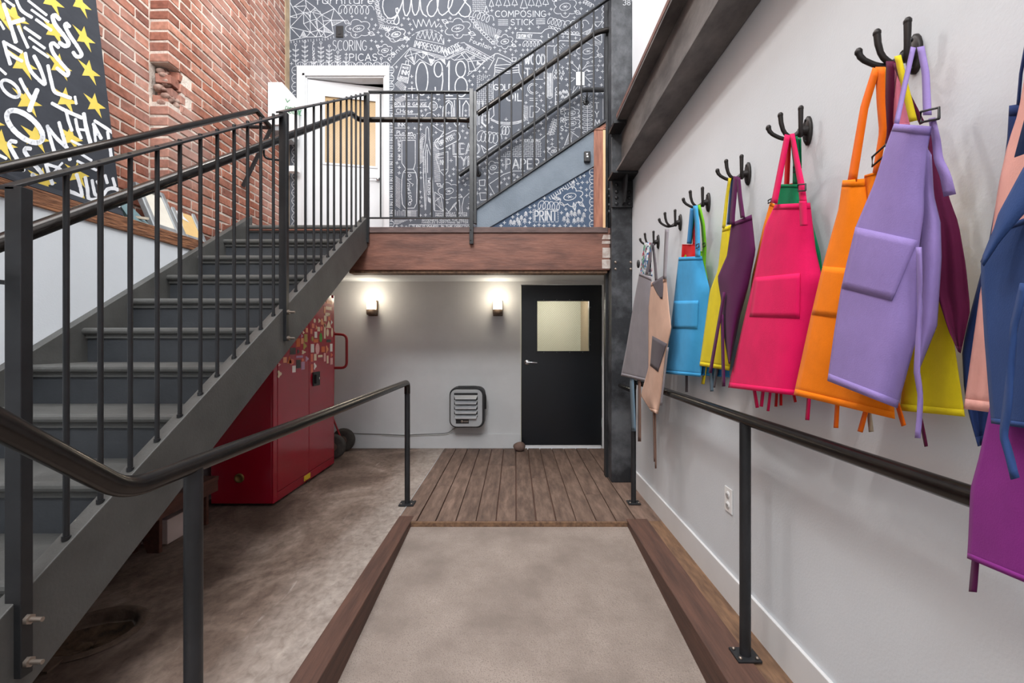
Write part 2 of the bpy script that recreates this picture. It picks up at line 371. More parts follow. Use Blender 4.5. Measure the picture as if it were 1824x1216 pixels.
# ---------------------------------------------------------------- brick wall, every brick near enough a brick of its own
BX_L, BX_P, BX_R = -2.577, -2.45, -2.555
YP0, YP1 = 3.17, 4.15
m_mortar = M('lime_mortar', C(222,210,198), C(190,178,168), rough=.95, scale=8, bump=.9, bscale=40, spec=.1)
bcols = [C(150,96,78), C(164,110,91), C(132,84,70), C(176,126,107), C(152,102,86), C(118,80,71), C(168,106,84)]
m_brick = random_mat('red_brick', bcols, False); m_brick_i = random_mat('red_brick_far', bcols, True)
wbk = MB()
D = .005
wbk.box(-2.80, BX_L-D, -3.5, YP0+.05, 1.862, 7.6); wbk.box(-2.80, BX_P-D, YP0+D, YP1-D, 1.862, 2.90); wbk.box(-2.80, BX_P-D, YP0+D, YP1-D, 3.18, 7.6); wbk.box(-2.80, BX_P-D, YP0+.13, YP1-D, 2.90, 3.18); wbk.box(-2.80, BX_R-D, YP1-.05, 5.2, 1.862, 7.6)
wbk = wbk.build('wall_left_brick', m_mortar, origin=(0, 0, 0)); wbk['kind'] = 'structure'
CH = .075
def brick_mesh(lx, ly, lz, seed):
    r = random.Random(seed); j = lambda s: r.uniform(-s, s)
    v = []
    for x in (-lx/2, lx/2):
        for y in (-ly/2, ly/2):
            for z in (-lz/2, lz/2): v.append((x+j(.0025), y+j(.003), z+j(.0025)))
    me = bpy.data.meshes.new('brick')
    me.from_pydata(v, [], [(0,1,3,2),(4,6,7,5),(0,4,5,1),(2,3,7,6),(0,2,6,4),(1,5,7,3)])
    bm = bmesh.new(); bm.from_mesh(me)
    bmesh.ops.bevel(bm, geom=bm.edges[:], offset=.0035, segments=1, affect='EDGES')
    bm.to_mesh(me); bm.free()
    me.materials.append(m_brick); return me
BV = {}
def bmesh_for(l, w):
    k = (round(l, 3), round(w, 3))
    if k not in BV: BV[k] = [brick_mesh(w, l, CH-.016, 100*len(BV)+i) for i in range(5)]
    return random.choice(BV[k])
spots = []                        # (x centre, y centre, z centre, length along y, width along x)
nc = int((6.6-1.97)/CH)
for c in range(nc):
    z = 1.975+CH*(c+.5)
    off = .1175 if c % 2 else 0
    # recessed length towards the camera
    y = YP0-.0
    first = True
    yy = YP0-.004-off
    if off: spots.append((BX_L, YP0-.004-off/2, z, off-.012, .1))
    while yy > .5:
        spots.append((BX_L, yy-.1175, z, .223, .1)); yy -= .235
    # pier: header face at the corner, then stretchers
    broken = 2.88 < z < 3.18
    yy = YP0
    if c % 2: lens = [.223]
    else: lens = [.105]
    y0 = yy
    while y0 < YP1-.03:
        l = .105 if (y0 == yy and c % 2 == 0) else .223
        l = min(l, YP1-y0)
        w_ = .132 if y0 == yy else .1
        if not (broken and y0 == yy): spots.append((BX_P-w_/2, y0+l/2, z, l, w_))
        y0 += l+.012
    # beyond the slot with the copper pipe
    y0 = YP1+.03-(.11 if c % 2 else 0)
    while y0 < YB-.1:
        a = max(y0, YP1+.03); b = min(y0+.223, YB-.09)
        if b-a > .05: spots.append((BX_R, (a+b)/2, z, round(b-a, 2), .1))
        y0 += .235
fix = []
for (x, y, z, l, w) in spots:
    if x in (BX_L, BX_R): x = x-.05
    fix.append((x, y, z, l, w))
# the ones that show largest are near and inside the frame
def vis(s):
    x, y, z, l, w = s
    px = CX+F*(x+.05)/y; py = CY-F*(z-H)/y
    inside = px > 140 and py > -15
    return (0 if inside else 1, y)
fix.sort(key=vis)
far = MB()
for i, (x, y, z, l, w) in enumerate(fix):
    jx = random.uniform(-.002, .003)
    if i < 300:
        o = bpy.data.objects.new('brick', bmesh_for(l, w)); COL.objects.link(o); o.parent = wbk
        o.location = (x+jx, y, z); o.rotation_euler = (0, random.uniform(-.006, .006), random.uniform(-.01, .01))
    else:
        me = bmesh_for(l, w); n = len(far.v)
        far.add([(v.co.x+x+jx, v.co.y+y, v.co.z+z) for v in me.vertices], [tuple(p.vertices) for p in me.polygons])
fb = far.build('brick_courses', m_brick_i, wbk); fb['kind'] = 'stuff'
# the broken corner of the pier: rubble core and loose half bricks
m_rub = M('broken_brick_core', C(128,92,80), C(168,146,134), rough=.95, scale=18, bump=1, bscale=25)
mb = MB()
for k in range(60):
    cz = random.uniform(2.87, 3.19); s = random.uniform(.014, .036)
    mb.ball((BX_P-.07+random.uniform(-.03, .035), YP0+.085+random.uniform(-.06, .075), cz), s*1.2, s, s*.8, 6)
mb.build('rubble', m_rub, wbk)['kind'] = 'stuff'
for (z, y, l, dx) in ((3.075, YP0+.06, .10, .0), (3.0, YP0+.09, .09, -.015), (2.93, YP0+.075, .105, -.03), (3.14, YP0+.13, .08, .0), (3.06, YP0+.19, .07, .002), (2.985, YP0+.15, .075, .003), (2.91, YP0+.17, .09, .0)):
    o = bpy.data.objects.new('brick', bmesh_for(l, .1)); COL.objects.link(o); o.parent = wbk; o.location = (BX_P-.055+dx, y, z); o.rotation_euler = (.1, .05, .15)
# raw plaster strip in the corner with the slate wall
m_plast = M('raw_plaster', C(176,156,128), C(150,128,102), rough=.9, scale=9, bump=.5, bscale=25)
MB().box(-2.62, -2.548, YB-.085, YB-.001, ZL-.2, 7.6).build('trim_5', m_plast)['kind'] = 'structure'
# ================================================================ LANDING, STEEL, STAIRS
YL = 3.90
ld = MB(); ld.box(-2.6, XR, YL, YB, ZL-.045, ZL); ld.box(-2.6, -1.33, 3.80, YL, ZL-.045, ZL)
ld = ld.build('floor_landing', m_beamwood, origin=(0, 0, 0)); ld['kind'] = 'structure'
m_fas = M('weathered_deck_edge', C(104,84,80), C(80,64,62), rough=.7, scale=8, stretch=(1, 4, 4), bump=.2, bscale=20)
MB().box(-1.30, .80, YL-.012, YL, ZL-.042, ZL+.006).build('trim_6', m_fas, bev=.002)['kind'] = 'structure'
tb = empty('timber_beam', (-.25, YL+.07, 1.83), 'heavy reddish timber beam carrying the landing edge above the door', 'beam')
MB().box(-1.45, .82, YL, YL+.14, 1.825, ZL-.045).build('beam_body', m_beamwood, tb, bev=.004)
MB().box(-1.45, .80, YL+.02, YL+.14, 1.802, 1.825).build('bottom_strip', m_strip, tb)
m_peel = M('peeling_white_paint', C(196,190,184), C(150,128,118), rough=.8, scale=14, bump=.3, bscale=30)
for (a, b) in ((418, 426), (429, 434), (441, 459), (462, 478)):
    p = [P(1072+random.uniform(0, 4), a, y=YL-.002), P(1088, a, y=YL-.002), P(1088, b, y=YL-.002), P(1071+random.uniform(0, 5), b, y=YL-.002)]
    MB().hexa(p, [(q[0], YL+.001, q[2]) for q in p]).build('paint_patch', m_peel, tb)
cl = MB().box(-2.6, XR, YL+.14, YB, 1.88, 1.90).build('ceiling_under_landing', m_white, origin=(0, 0, 0)); cl['kind'] = 'structure'
# riveted steel column
sc = empty('steel_column', (.92, 3.95, 0), 'dark riveted steel column at the end of the timber beam', 'column')
MB().box(.822, 1.0, 3.84, 4.06, 0, 7.5).build('shaft', m_iron, sc, bev=.004)
MB().box(.800, .822, 3.985, 4.06, 0, 7.5).build('rear_flange', m_irondk, sc, bev=.002)
def rivet(mb, c, r, ax):
    prof = [(r, 0), (r*.9, .4*r), (r*.6, .72*r), (.001, .85*r)]
    d = {'y': lambda h: -h, 'x': lambda h: -h}[ax]
    mb.lathe([(a, d(h)) for a, h in prof], c, ax, 10)
for (px, py) in ((1096.5, 467), (1123.5, 467), (1096.5, 479), (1123.5, 479)):
    mb = MB(); rivet(mb, P(px, py, y=3.84), .012, 'y'); mb.build('rivet', m_zinc, sc)
for py in (338, 350, 365, 377):
    p = P(1085, py, x=.822); mb = MB(); rivet(mb, p, .016, 'x'); mb.build('rivet', m_iron, sc)
br_ = MB(); br_.box(.822, 1.0, 3.815, 3.84, 2.345, 2.575); br_.box(.905, .925, 3.70, 3.815, 2.40, 2.575)
bk = empty('beam_bracket', (.9, 3.8, 2.345), 'black riveted steel seat bracket under the end of the steel beam', 'bracket')
MB().box(.822, .998, 3.815, 3.838, 2.345, 2.575).build('back_plate', m_irondk, bk, bev=.003)
MB().prism([(3.815, 2.36), (3.815, 2.575), (3.68, 2.575), (3.70, 2.50), (3.76, 2.37)], 'x', .905, .925).build('stiffener', m_irondk, bk, bev=.002)
MB().box(.79, .998, 3.645, 3.838, 2.575, 2.593).build('seat_plate', m_irondk, bk, bev=.002)
for (x, z) in ((.857, 2.535), (.859, 2.475), (.859, 2.425), (.859, 2.375), (.968, 2.475), (.968, 2.425), (.968, 2.375)):
    mb = MB(); rivet(mb, (x, 3.815, z), .0165, 'y'); mb.build('rivet', m_irondk, bk)
# steel I beam along the right wall with a plank on top
sb = empty('steel_beam', (.91, 1.2, 2.593), 'dark steel I-beam running along the white wall above the hooks', 'beam')
m_ibeam = M('weathered_beam_paint', C(122,117,114), C(82,78,77), rough=.5, metal=.25, scale=5, stretch=(1, .5, 1), rvar=.12, bump=.15, bscale=50)
MB().box(.825, .998, -2.2, 3.70, 2.593, 2.612).build('bottom_flange', m_ibeam, sb, bev=.002)
MB().box(.905, .918, -2.2, 3.83, 2.612, 3.003).build('web', m_ibeam, sb)
MB().box(.825, .998, -2.2, 3.70, 3.003, 3.022).build('top_flange', m_ibeam, sb, bev=.002)
m_nail = M('reddish_plank', C(120,88,80), C(92,66,60), rough=.7, scale=8, stretch=(5, 1, 5), bump=.3, bscale=20)
MB().box(.822, .998, -2.2, 3.66, 3.022, 3.058).build('nailer_plank', m_nail, sb, bev=.003)
MB().box(.80, .90, 3.64, 3.84, 2.975, 3.003).build('end_clip', m_irondk, sb, bev=.002)
# wooden trim post under the upper flight
m_trimwood = M('salmon_fir_trim', C(168,112,88), C(128,78,60), rough=.55, scale=7, stretch=(6, 6, .7), detail=7, bump=.15, bscale=20)
tw = empty('wooden_trim_post', (.74, YL, ZL), 'short reddish wooden trim post beside the steel column', 'post')
a = P(1058, 232, y=YL-.01); b = P(1074, 405, y=YL-.01)
MB().box(a[0], b[0], YL-.01, YL+.06, ZL, a[2]).build('post_body', m_trimwood, tw, bev=.002)
m_pale = M('pale_fir_edge', C(232,196,152), C(216,176,132), rough=.6, scale=10, stretch=(3, 3, .6))
c = P(1078.5, 405, y=YL-.014)
MB().box(b[0], c[0], YL-.014, YL+.06, ZL, a[2]+.01).build('pale_edge', m_pale, tw)
MB().box(a[0], c[0], YL-.014, YL+.06, a[2]+.002, a[2]+.02).build('cap', m_trimwood, tw)

# main flight
RI, GO = .182, .286
SX0, SX1 = -2.28, -1.33
sf = empty('staircase', (-1.8, 2.2, 0), 'charcoal painted staircase climbing to the landing', 'staircase')
SL = .6364
def stringer(x0, x1, ya, yb, top, bot): 
    pl = [(ya, SL*ya+bot), (yb, SL*yb+bot), (yb, SL*yb+top), (ya, SL*ya+top)]
    if pl[0][1] < 0:
        pl = [((-bot)/SL, 0)]+pl[1:3]+[((-top)/SL, 0)] if SL*ya+top < 0 else [(ya, 0), ((-bot)/SL, 0)]+pl[1:]
    return MB().prism(pl, 'x', x0, x1)
stringer(-2.328, SX0, .31, 3.895, -.188, -.50).build('stringer', m_stair, sf, bev=.003)
stringer(-1.33, -1.28, .31, 3.895, -.19, -.455).build('stringer', m_stair, sf, bev=.003)
def tread_mesh(y0, y1, z, x0=SX0, x1=SX1):
    n = 6; r = .019
    prof = [(y1, z), (y1, z-2*r)]+[(y0+r-r*math.sin(t), z-r-r*math.cos(t)) for t in [math.pi*i/n for i in range(n+1)]]
    return MB().prism(prof, 'x', x0, x1)
for k in range(0, 12):
    z = ZL-k*RI; y = 3.79-k*GO
    if k == 0: tread_mesh(y, 3.90, z+.002, SX0-.02).build('tread', m_stair, sf)
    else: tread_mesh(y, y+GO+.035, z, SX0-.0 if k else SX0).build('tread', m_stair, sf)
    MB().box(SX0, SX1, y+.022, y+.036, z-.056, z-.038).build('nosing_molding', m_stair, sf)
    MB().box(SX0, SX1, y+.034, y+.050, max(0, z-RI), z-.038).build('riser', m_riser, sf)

# stair balustrade
rl = empty('stair_railing', (-1.28, 2.5, 0), 'black steel baluster railing with a pipe handrail along the open side of the main staircase', 'railing')
XB = -1.30
PY = [(1.146, 1.607, .346), (2.475, 2.475, 1.21), (3.86, 3.348, 2.056)]
def rail_z(y):
    for (a, za, _), (b, zb, _) in zip(PY, PY[1:]):
        if y <= b: return za+(zb-za)*(y-a)/(b-a)
    return PY[-1][1]
for i, (y, zt, zb) in enumerate(PY):
    po = MB().box(-1.3045, -1.262, y, y+.030, zb, zt-.002).build('post', m_steel, rl, bev=.002)
    if i < 2:
        for zz in ((zb+.035, zb+.145) if i == 0 else (zb+.015, zb+.16)):
            mb = MB(); mb.tube([(-1.262, y+.015, zz), (-1.252, y+.015, zz)], .013, 6); mb.tube([(-1.252, y+.015, zz), (-1.222, y+.015, zz)], .006, 8)
            mb.build('bolt', m_zinc, po)
    else:
        for zz in (zb+.03, zb+.11):
            mb = MB(); rivet(mb, (-1.283, y, zz), .006, 'y'); mb.build('bolt', m_steel, po)
for (ya, za, _), (yb, zb, _) in zip(PY, PY[1:]):
    w = .021
    MB().hexa([(XB-w, ya, za-.011), (XB+w, ya, za-.011), (XB+w, yb+.03, zb-.011), (XB-w, yb+.03, zb-.011)],
              [(XB-w, ya, za), (XB+w, ya, za), (XB+w, yb+.03, zb), (XB-w, yb+.03, zb)]).build('top_rail', m_steel, rl, bev=.002)
for px in (118, 179, 232, 280, 320.5, 357, 387, 417, 441, 464.5, 487, 527, 544, 559, 572, 584, 595, 607, 617.5, 626, 634, 642):
    y = F*1.30/(918-px); zb = SL*y-.19
    mb = MB().tube([(XB, y, zb-.005), (XB, y, rail_z(y)-.006)], .0078, 10)
    mb.tube([(XB, y, zb-.004), (XB, y, zb+.008)], .011, 10)
    mb.build('baluster', m_steel, rl)
# inner pipe handrail, running on along the landing
hr = rl
def hz(y): return 1.531+.643*(y-1.305)
pts = rounded([(-1.40, .55, hz(.55)), (-1.40, 3.83, hz(3.83)), (-1.385, 3.955, 3.157), (-.46, 3.955, 3.157), (-.41, 3.955, 3.15), (-.39, 3.925, 3.15)], .05)
MB().tube(pts, .0225, 14).build('handrail_pipe', m_pipe, hr)
for (x, y, z) in ((-1.40, 2.50, hz(2.50)), (-1.40, 1.17, hz(1.17))):
    MB().tube(rounded([(x, y, z-.015), (x, y, z-.075), (x+.10, y, z-.085)], .04), .006, 8).build('bracket', m_steel, hr)
MB().tube(rounded([(-.42, 3.955, 3.14), (-.42, 3.955, 3.075), (-.36, 3.90, 3.07)], .04), .006, 8).build('bracket', m_steel, hr)
# pipe rail on the brick side
lh = empty('wall_handrail', (-2.25, 2.9, 1.5), 'grey pipe handrail fixed along the brick wall side of the stair', 'handrail')
lz = lambda y: 1.962+.6433*(y-1.96)
MB().tube(rounded([(-2.25, .8, lz(.8)), (-2.25, 3.90, lz(3.90)), (-2.185, 4.016, 3.115)], .015, 3), .0215, 14).build('pipe', m_pipe, lh)
MB().tube([(-2.446, 4.016, 3.128), (-2.18, 4.016, 3.115)], .016, 10).build('return_arm', m_irondk, lh)
MB().hexa([(-2.20, 4.005, 3.105), (-2.18, 4.005, 3.105), (-2.432, 4.005, 2.585), (-2.446, 4.005, 2.60)], [(-2.20, 4.035, 3.105), (-2.18, 4.035, 3.105), (-2.432, 4.035, 2.585), (-2.446, 4.035, 2.60)]).build('brace', m_steel, lh)
MB().tube([(-2.33, 2.05, lz(2.05)-.03), (-2.25, 2.05, lz(2.05)-.03), (-2.25, 2.05, lz(2.05)-.01)], .008, 8).build('bracket', m_steel, lh)

# landing balustrade
lr = empty('landing_railing', (-.8, 3.885, ZL), 'black steel baluster railing along the landing edge', 'railing')
YR = 3.885
x0 = P(657, 0, y=YR)[0]; xa = P(836, 0, y=3.86)[0]; xb = P(842, 0, y=3.86)[0]; xc = P(848.5, 0, y=3.86)[0]
pz = P(840, 157, y=3.86)[2]; pb = P(840, 434, y=3.86)[2]
po = MB().box(xa, xb+.005, 3.86, 3.89, pb, pz).build('post', m_steel, lr, bev=.002)
for zz in (pb+.03, pb+.12):
    mb = MB(); rivet(mb, (xa+.012, 3.86, zz), .006, 'y'); mb.build('bolt', m_steel, po)
MB().box(xb+.007, xc, 3.868, 3.898, ZL+.03, pz-.02).build('post', m_steel, lr, bev=.002)
zt = P(700, 163, y=YR)[2]; zb_ = P(700, 387, y=YR)[2]
MB().box(x0, xa, YR-.018, YR+.018, zt-.012, zt).build('top_rail', m_steel, lr, bev=.002)
MB().box(x0, xa, YR-.008, YR+.008, zb_-.012, zb_).build('bottom_rail', m_steel, lr)
for px in (678, 701, 724, 746, 769, 792, 815):
    x = P(px, 0, y=YR)[0]; MB().tube([(x, YR, zb_-.005), (x, YR, zt-.006)], .0075, 8).build('baluster', m_steel, lr)

# upper flight, turning right from the landing
m_skirt = M('blue_grey_plaster', C(118,129,140), C(104,115,126), rough=.7, scale=3, bump=.3, bscale=90, spec=.3)
m_panel = M('slate_blue_paint', C(66,82,104), C(74,90,112), rough=.75, scale=2, spec=.25)
us = empty('upper_staircase', (.2, 4.2, ZL), 'upper flight rising right from the landing with a blue-grey stringer', 'staircase')
def pp(l, y): return [(P(a, b, y=y)[0], P(a, b, y=y)[2]) for a, b in l]
MB().prism(pp([(849, 372), (1058, 233.5), (1058, 296), (877, 402), (866, 407.5), (849, 407.5)], YL), 'y', YL-.002, YL+.035).build('stringer', m_skirt, us, bev=.003)
MB().prism(pp([(1058, 233.5), (1079, 219), (1079, 226), (1058, 234)], YL), 'y', YL-.002, YL+.035).build('stringer_top', m_trimwood, us)
MB().prism(pp([(849, 369), (1079, 213.5), (1079, 217.5), (849, 373)], YL), 'y', YL-.02, YL+.02).build('base_rail', m_irondk, us)
pn = MB().prism(pp([(866, 407.5), (877, 402), (1058, 296), (1058, 407.5)], YL+.012), 'y', YL+.012, YL+.03).build('spandrel_panel', m_panel, us)
for k in range(6):
    xk = -.30+k*.285; zk = ZL+.182*(k+1)
    if xk+.3 > .80: break
    MB().box(xk, xk+.31, YL+.036, YB-.02, zk-.035, zk).build('tread', m_stair, us)
    MB().box(xk+.02, xk+.035, YL+.036, YB-.02, zk-.18, zk-.035).build('riser', m_riser, us)
ur = empty('upper_stair_railing', (.2, 3.885, ZL), 'black steel baluster railing with a thick pipe handrail on the upper flight', 'railing')
def line(y, a, b, c, d, px): return b+(d-b)*(px-a)/(c-a)
def ut(px): return 161+(1.8-161)*(px-847)/(1077-847)
def ub(px): return 370.5+(214-370.5)*(px-849)/(1077-849)
a0 = P(848, ut(848), y=YR); a1 = P(1110, ut(1110), y=YR)
MB().hexa([(a0[0], YR-.018, a0[2]-.012), (a1[0], YR-.018, a1[2]-.012), (a1[0], YR+.018, a1[2]-.012), (a0[0], YR+.018, a0[2]-.012)],
          [(a0[0], YR-.018, a0[2]), (a1[0], YR-.018, a1[2]), (a1[0], YR+.018, a1[2]), (a0[0], YR+.018, a0[2])]).build('top_rail', m_steel, ur)
for px in (868, 889.6, 911, 931, 952, 972.6, 994, 1015, 1035.6, 1057.5):
    p = P(px, ut(px), y=YR); q = P(px, ub(px), y=YR)
    MB().tube([(p[0], YR, q[2]-.004), (p[0], YR, p[2]-.006)], .0075, 8).build('baluster', m_steel, ur)
uh = ur
MB().tube(rounded([P(850, 203, y=3.955), P(1063, 57, y=3.955), P(1100, 50, y=3.955)], .05), .0225, 14).build('handrail_pipe', m_pipe, uh)
wh = empty('wall_mounted_handrail', (.2, 4.99, 2.6), 'dark pipe handrail bracketed to the chalk-drawn slate wall', 'handrail')
MB().tube(rounded([P(818, 312, y=4.97), P(1036, 160, y=4.97), P(1092, 160, y=4.97)], .05), .025, 14).build('pipe', m_irondk, wh)
for (px, py) in ((851, 290), (1046, 160)):
    p = P(px, py, y=4.97)
    MB().tube(rounded([p, (p[0], 4.985, p[2]-.08), (p[0], 5.06, p[2]-.085)], .03), .009, 8).build('bracket', m_steel, wh)
    MB().lathe([(.001, -.012), (.03, -.012), (.034, -.004), (.034, 0)], (p[0], 5.07, p[2]-.085), 'y', 16).build('rosette', m_steel, wh)

# handrails of the ramp
def flange(parent, x, y, z, s=.055):
    f = MB().box(x-s, x+s, y-s*.9, y+s*.9, z, z+.009).build('base_plate', m_irondk, parent, bev=.002)
    for (a, b) in ((-.7, -.6), (.7, .6), (.7, -.6), (-.7, .6)):
        MB().ball((x+a*s, y+b*s, z+.012), .008, .008, .006, 6).build('bolt', m_zinc, f)
rr = empty('ramp_handrail', (-.80, 2.2, 0), 'black pipe handrail on the left side of the ramp, bending up towards the viewer', 'handrail')
XA = -.80; ZR = .903
MB().tube(rounded([(XA, .30, ZR+.49), (XA, .92, ZR), (XA, 3.325, ZR), (XA, 3.325, .82)], .055, 7), .0215, 16).build('pipe', m_pipe, rr)
MB().tube([(XA, 3.325, .008), (XA, 3.325, .85)], .0195, 14).build('post', m_irondk, rr)
MB().tube([(XA, 1.116, .008), (XA, 1.116, ZR-.01)], .0205, 14).build('post', m_irondk, rr)
flange(rr, XA, 3.325, .004); flange(rr, XA, 1.116, .004)
rg = empty('wall_side_ramp_handrail', (.88, 2.2, 0), 'black pipe handrail on the right of the ramp below the hanging aprons', 'handrail')
MB().tube([(.88, -.6, .91), (.88, 1.7, .91), (.88, 3.36, .915)], .0215, 16).build('pipe', m_pipe, rg)
MB().tube(rounded([(.88, 3.33, .90), (.885, 3.36, .835), (.885, 3.79, .835)], .03), .0195, 14).build('return_pipe', m_pipe, rg)
for y in (3.345, 1.72, .1):
    MB().tube([(.88, y, .006), (.88, y, .90)], .0185 if y > 3 else .0205, 14).build('post', m_irondk, rg)
    flange(rg, .88, y, .003, .045)
# ================================================================ THINGS
def glass_mat(name, col, rough=.15, alpha=.25):
    m, t, b = nt(name); b.inputs['Base Color'].default_value = col; b.inputs['Roughness'].default_value = rough
    b.inputs['Transmission Weight'].default_value = 0; b.inputs['Alpha'].default_value = alpha
    return m
def wire_grid(mb, o, u, v, w, h, step, r):
    """diamond wire pattern on a pane: o corner, u / v unit axes"""
    o, u, v = Vector(o), Vector(u), Vector(v); nrm = u.cross(v).normalized()
    s = -h
    while s < w:
        for sg in (1, -1):
            pts = []
            for k in (0, 1):
                yy = h*k; xx = s+yy if sg == 1 else s+h-yy
                pts.append((xx, yy))
            (ax, ay), (bx, by) = pts
            def clip(xa, ya, xb, yb):
                t0, t1 = 0, 1; dx = xb-xa
                for lim, sgn in ((0, 1), (w, -1)):
                    fa = sgn*(xa-lim); fb = sgn*(xb-lim)
                    if fa < 0 and fb < 0: return None
                    if fa < 0: t0 = max(t0, fa/(fa-fb))
                    elif fb < 0: t1 = min(t1, fa/(fa-fb))
                return (xa+dx*t0, ya+(yb-ya)*t0, xa+dx*t1, ya+(yb-ya)*t1) if t1 > t0 else None
            c = clip(ax, ay, bx, by)
            if c:
                p = o+u*c[0]+v*c[1]; q = o+u*c[2]+v*c[3]
                d = (q-p).normalized(); sd = d.cross(nrm)*r
                mb.add([p-sd, p+sd, q+sd, q-sd], [(0, 1, 2, 3)])
        s += step
m_wire = M('fine_wire', C(128,124,112), rough=.5, metal=.3)
# --- lower black door
m_bdoor = M('black_door_enamel', C(13,19,26), C(10,15,21), rough=.30, scale=3, spec=.5, rvar=.05)
dj = MB(); dj.box(DX1-.008, XR-.002, YB-.012, YB+.10, 0, DZ)
dj = dj.build('trim_7', m_trimwhite); dj['kind'] = 'structure'
d1 = empty('door_1', (.52, YB, 0)); d1['kind'] = 'structure'; d1['label'] = 'black steel door with a wire glass window under the landing'
y0, y1 = YB-.004, YB+.042
gx0, gx1 = P(957, 0, y=YB)[0], P(1049, 0, y=YB)[0]; gz1, gz0 = P(0, 536, y=YB)[2], P(0, 625, y=YB)[2]
lf = MB(); X0, X1, Z0, Z1 = DX0+.004, DX1-.010, .02, DZ-.006
lf.box(X0, gx0, y0, y1, Z0, Z1); lf.box(gx1, X1, y0, y1, Z0, Z1); lf.box(gx0, gx1, y0, y1, Z0, gz0); lf.box(gx0, gx1, y0, y1, gz1, Z1)
lf.build('leaf', m_bdoor, d1)
fr = MB(); w = .026
for a, b, c_, d_ in ((gx0-w, gx0, gz0-w, gz1+w), (gx1, gx1+w, gz0-w, gz1+w), (gx0, gx1, gz0-w, gz0), (gx0, gx1, gz1, gz1+w)): fr.box(a, b, y0-.009, y0, c_, d_)
fo = fr.build('window_frame', m_bdoor, d1)
for k in range(4):
    for (x, z) in ((gx0+(k+.5)*(gx1-gx0)/4, gz1+w/2), (gx0+(k+.5)*(gx1-gx0)/4, gz0-w/2), (gx1+w/2, gz0+(k+.5)*(gz1-gz0)/4)):
        MB().ball((x, y0-.010, z), .004, .003, .004, 6).build('screw', m_chrome, fo)
m_pane = glass_mat('wire_glass', C(225,228,218), .1, .18)
pa = MB().box(gx0, gx1, YB+.015, YB+.021, gz0, gz1).build('pane', m_pane, d1)
mb = MB(); wire_grid(mb, (gx0, YB+.014, gz0), (1, 0, 0), (0, 0, 1), gx1-gx0, gz1-gz0, .026, .0008); mb.build('wire_mesh', m_wire, pa)
p = P(939, 645, y=y0); lv = MB().lathe([(.001, -.012), (.026, -.012), (.032, -.004), (.032, 0)], (p[0], y0, p[2]), 'y', 18)
lv.tube([(p[0], y0, p[2]), (p[0], y0-.05, p[2])], .011, 10); lv.tube(rounded([(p[0]-.005, y0-.048, p[2]+.002), (p[0]+.06, y0-.05, p[2]), (p[0]+.11, y0-.045, p[2]-.004)], .02), .009, 10)
lv.build('lever_handle', m_chrome, d1)
m_mint = M('pale_hinge', C(182,204,204), rough=.5)
for py in (537, 643, 752):
    p = P(1078, py, y=YB); MB().box(DX1-.012, DX1+.006, y0-.006, y0+.004, p[2]-.05, p[2]+.05).build('hinge', m_mint, d1)
MB().box(X0, X1-.01, y0-.012, y0, .012, .035).build('bottom_sweep', m_trimwhite, d1)
# --- upper white door, ajar
m_wdoor0 = M('white_frame_paint', C(212,214,216), C(208,210,212), rough=.5, scale=3)
tr = MB(); t_ = .095
fx0, fx1, fz = UX0-t_, UX1+.058, UZ+.118
tr.box(fx0, UX0, YB-.022, YB+.0, ZL, fz); tr.box(UX1, fx1, YB-.022, YB+.0, ZL, fz); tr.box(UX0, UX1, YB-.022, YB+.0, UZ, fz)
tr.box(UX0-.03, UX0, YB-.030, YB-.02, ZL, UZ+.03); tr.box(UX0-.03, UX1+.02, YB-.030, YB-.02, UZ, UZ+.03)
tr.box(UX0, UX0+.018, YB-.01, YB+.12, ZL, UZ); tr.box(UX1-.012, UX1, YB-.01, YB+.12, ZL, UZ); tr.box(UX0, UX1, YB-.01, YB+.12, UZ-.014, UZ)
tr.build('trim_8', m_wdoor0, bev=.003)['kind'] = 'structure'
d2 = empty('door_2', (UX0+.02, YB+.004, ZL)); d2['kind'] = 'structure'; d2['label'] = 'white upper door standing ajar with an amber wire glass window'
ang = math.radians(12); u = Vector((math.cos(ang), math.sin(ang), 0)); n_ = Vector((math.sin(ang), -math.cos(ang), 0))
DO = Vector((UX0+.02, YB+.004, ZL+.012)); LW, LH = .848, UZ-ZL-.035
def slab(mb, a, b, c, d, t0, t1):
    q = lambda s, h, t: DO+u*s+Vector((0, 0, h))-n_*t
    mb.hexa([q(a, c, t0), q(b, c, t0), q(b, d, t0), q(a, d, t0)], [q(a, c, t1), q(b, c, t1), q(b, d, t1), q(a, d, t1)])
def on_door(px, py):
    # ray to the door plane
    r = Vector(((px-CX)/F, 1, -(py-CY)/F)); o_ = Vector((0, 0, H)); t = (DO-o_).dot(n_)/r.dot(n_); q = o_+r*t-DO
    return q.dot(u), q.z
a0, c1 = on_door(579, 171.5); b0, _ = on_door(669, 183); _, c0 = on_door(579, 289.5)
lf = MB(); slab(lf, 0, a0, 0, LH, 0, .042); slab(lf, b0, LW, 0, LH, 0, .042); slab(lf, a0, b0, 0, c0, 0, .042); slab(lf, a0, b0, c1, LH, 0, .042)
m_wdoor = M('white_door_paint', C(206,208,210), C(201,203,205), rough=.5, scale=3)
lf.build('leaf', m_wdoor, d2)
fr = MB(); w = .022
for q in ((a0-w, a0, c0-w, c1+w), (b0, b0+w, c0-w, c1+w), (a0, b0, c0-w, c0), (a0, b0, c1, c1+w)): slab(fr, *q, -.008, 0)
fr.build('window_frame', m_wdoor, d2)
m_amber = M('amber_wire_glass', C(172,142,98), C(182,154,110), rough=.22, scale=3, spec=.3)
pb_ = MB(); slab(pb_, a0, b0, c0, c1, .012, .02); pb_ = pb_.build('pane', m_amber, d2)
mb = MB(); wire_grid(mb, DO+u*a0+Vector((0, 0, c0))-n_*.0115, u, (0, 0, 1), b0-a0, c1-c0, .03, .0009)
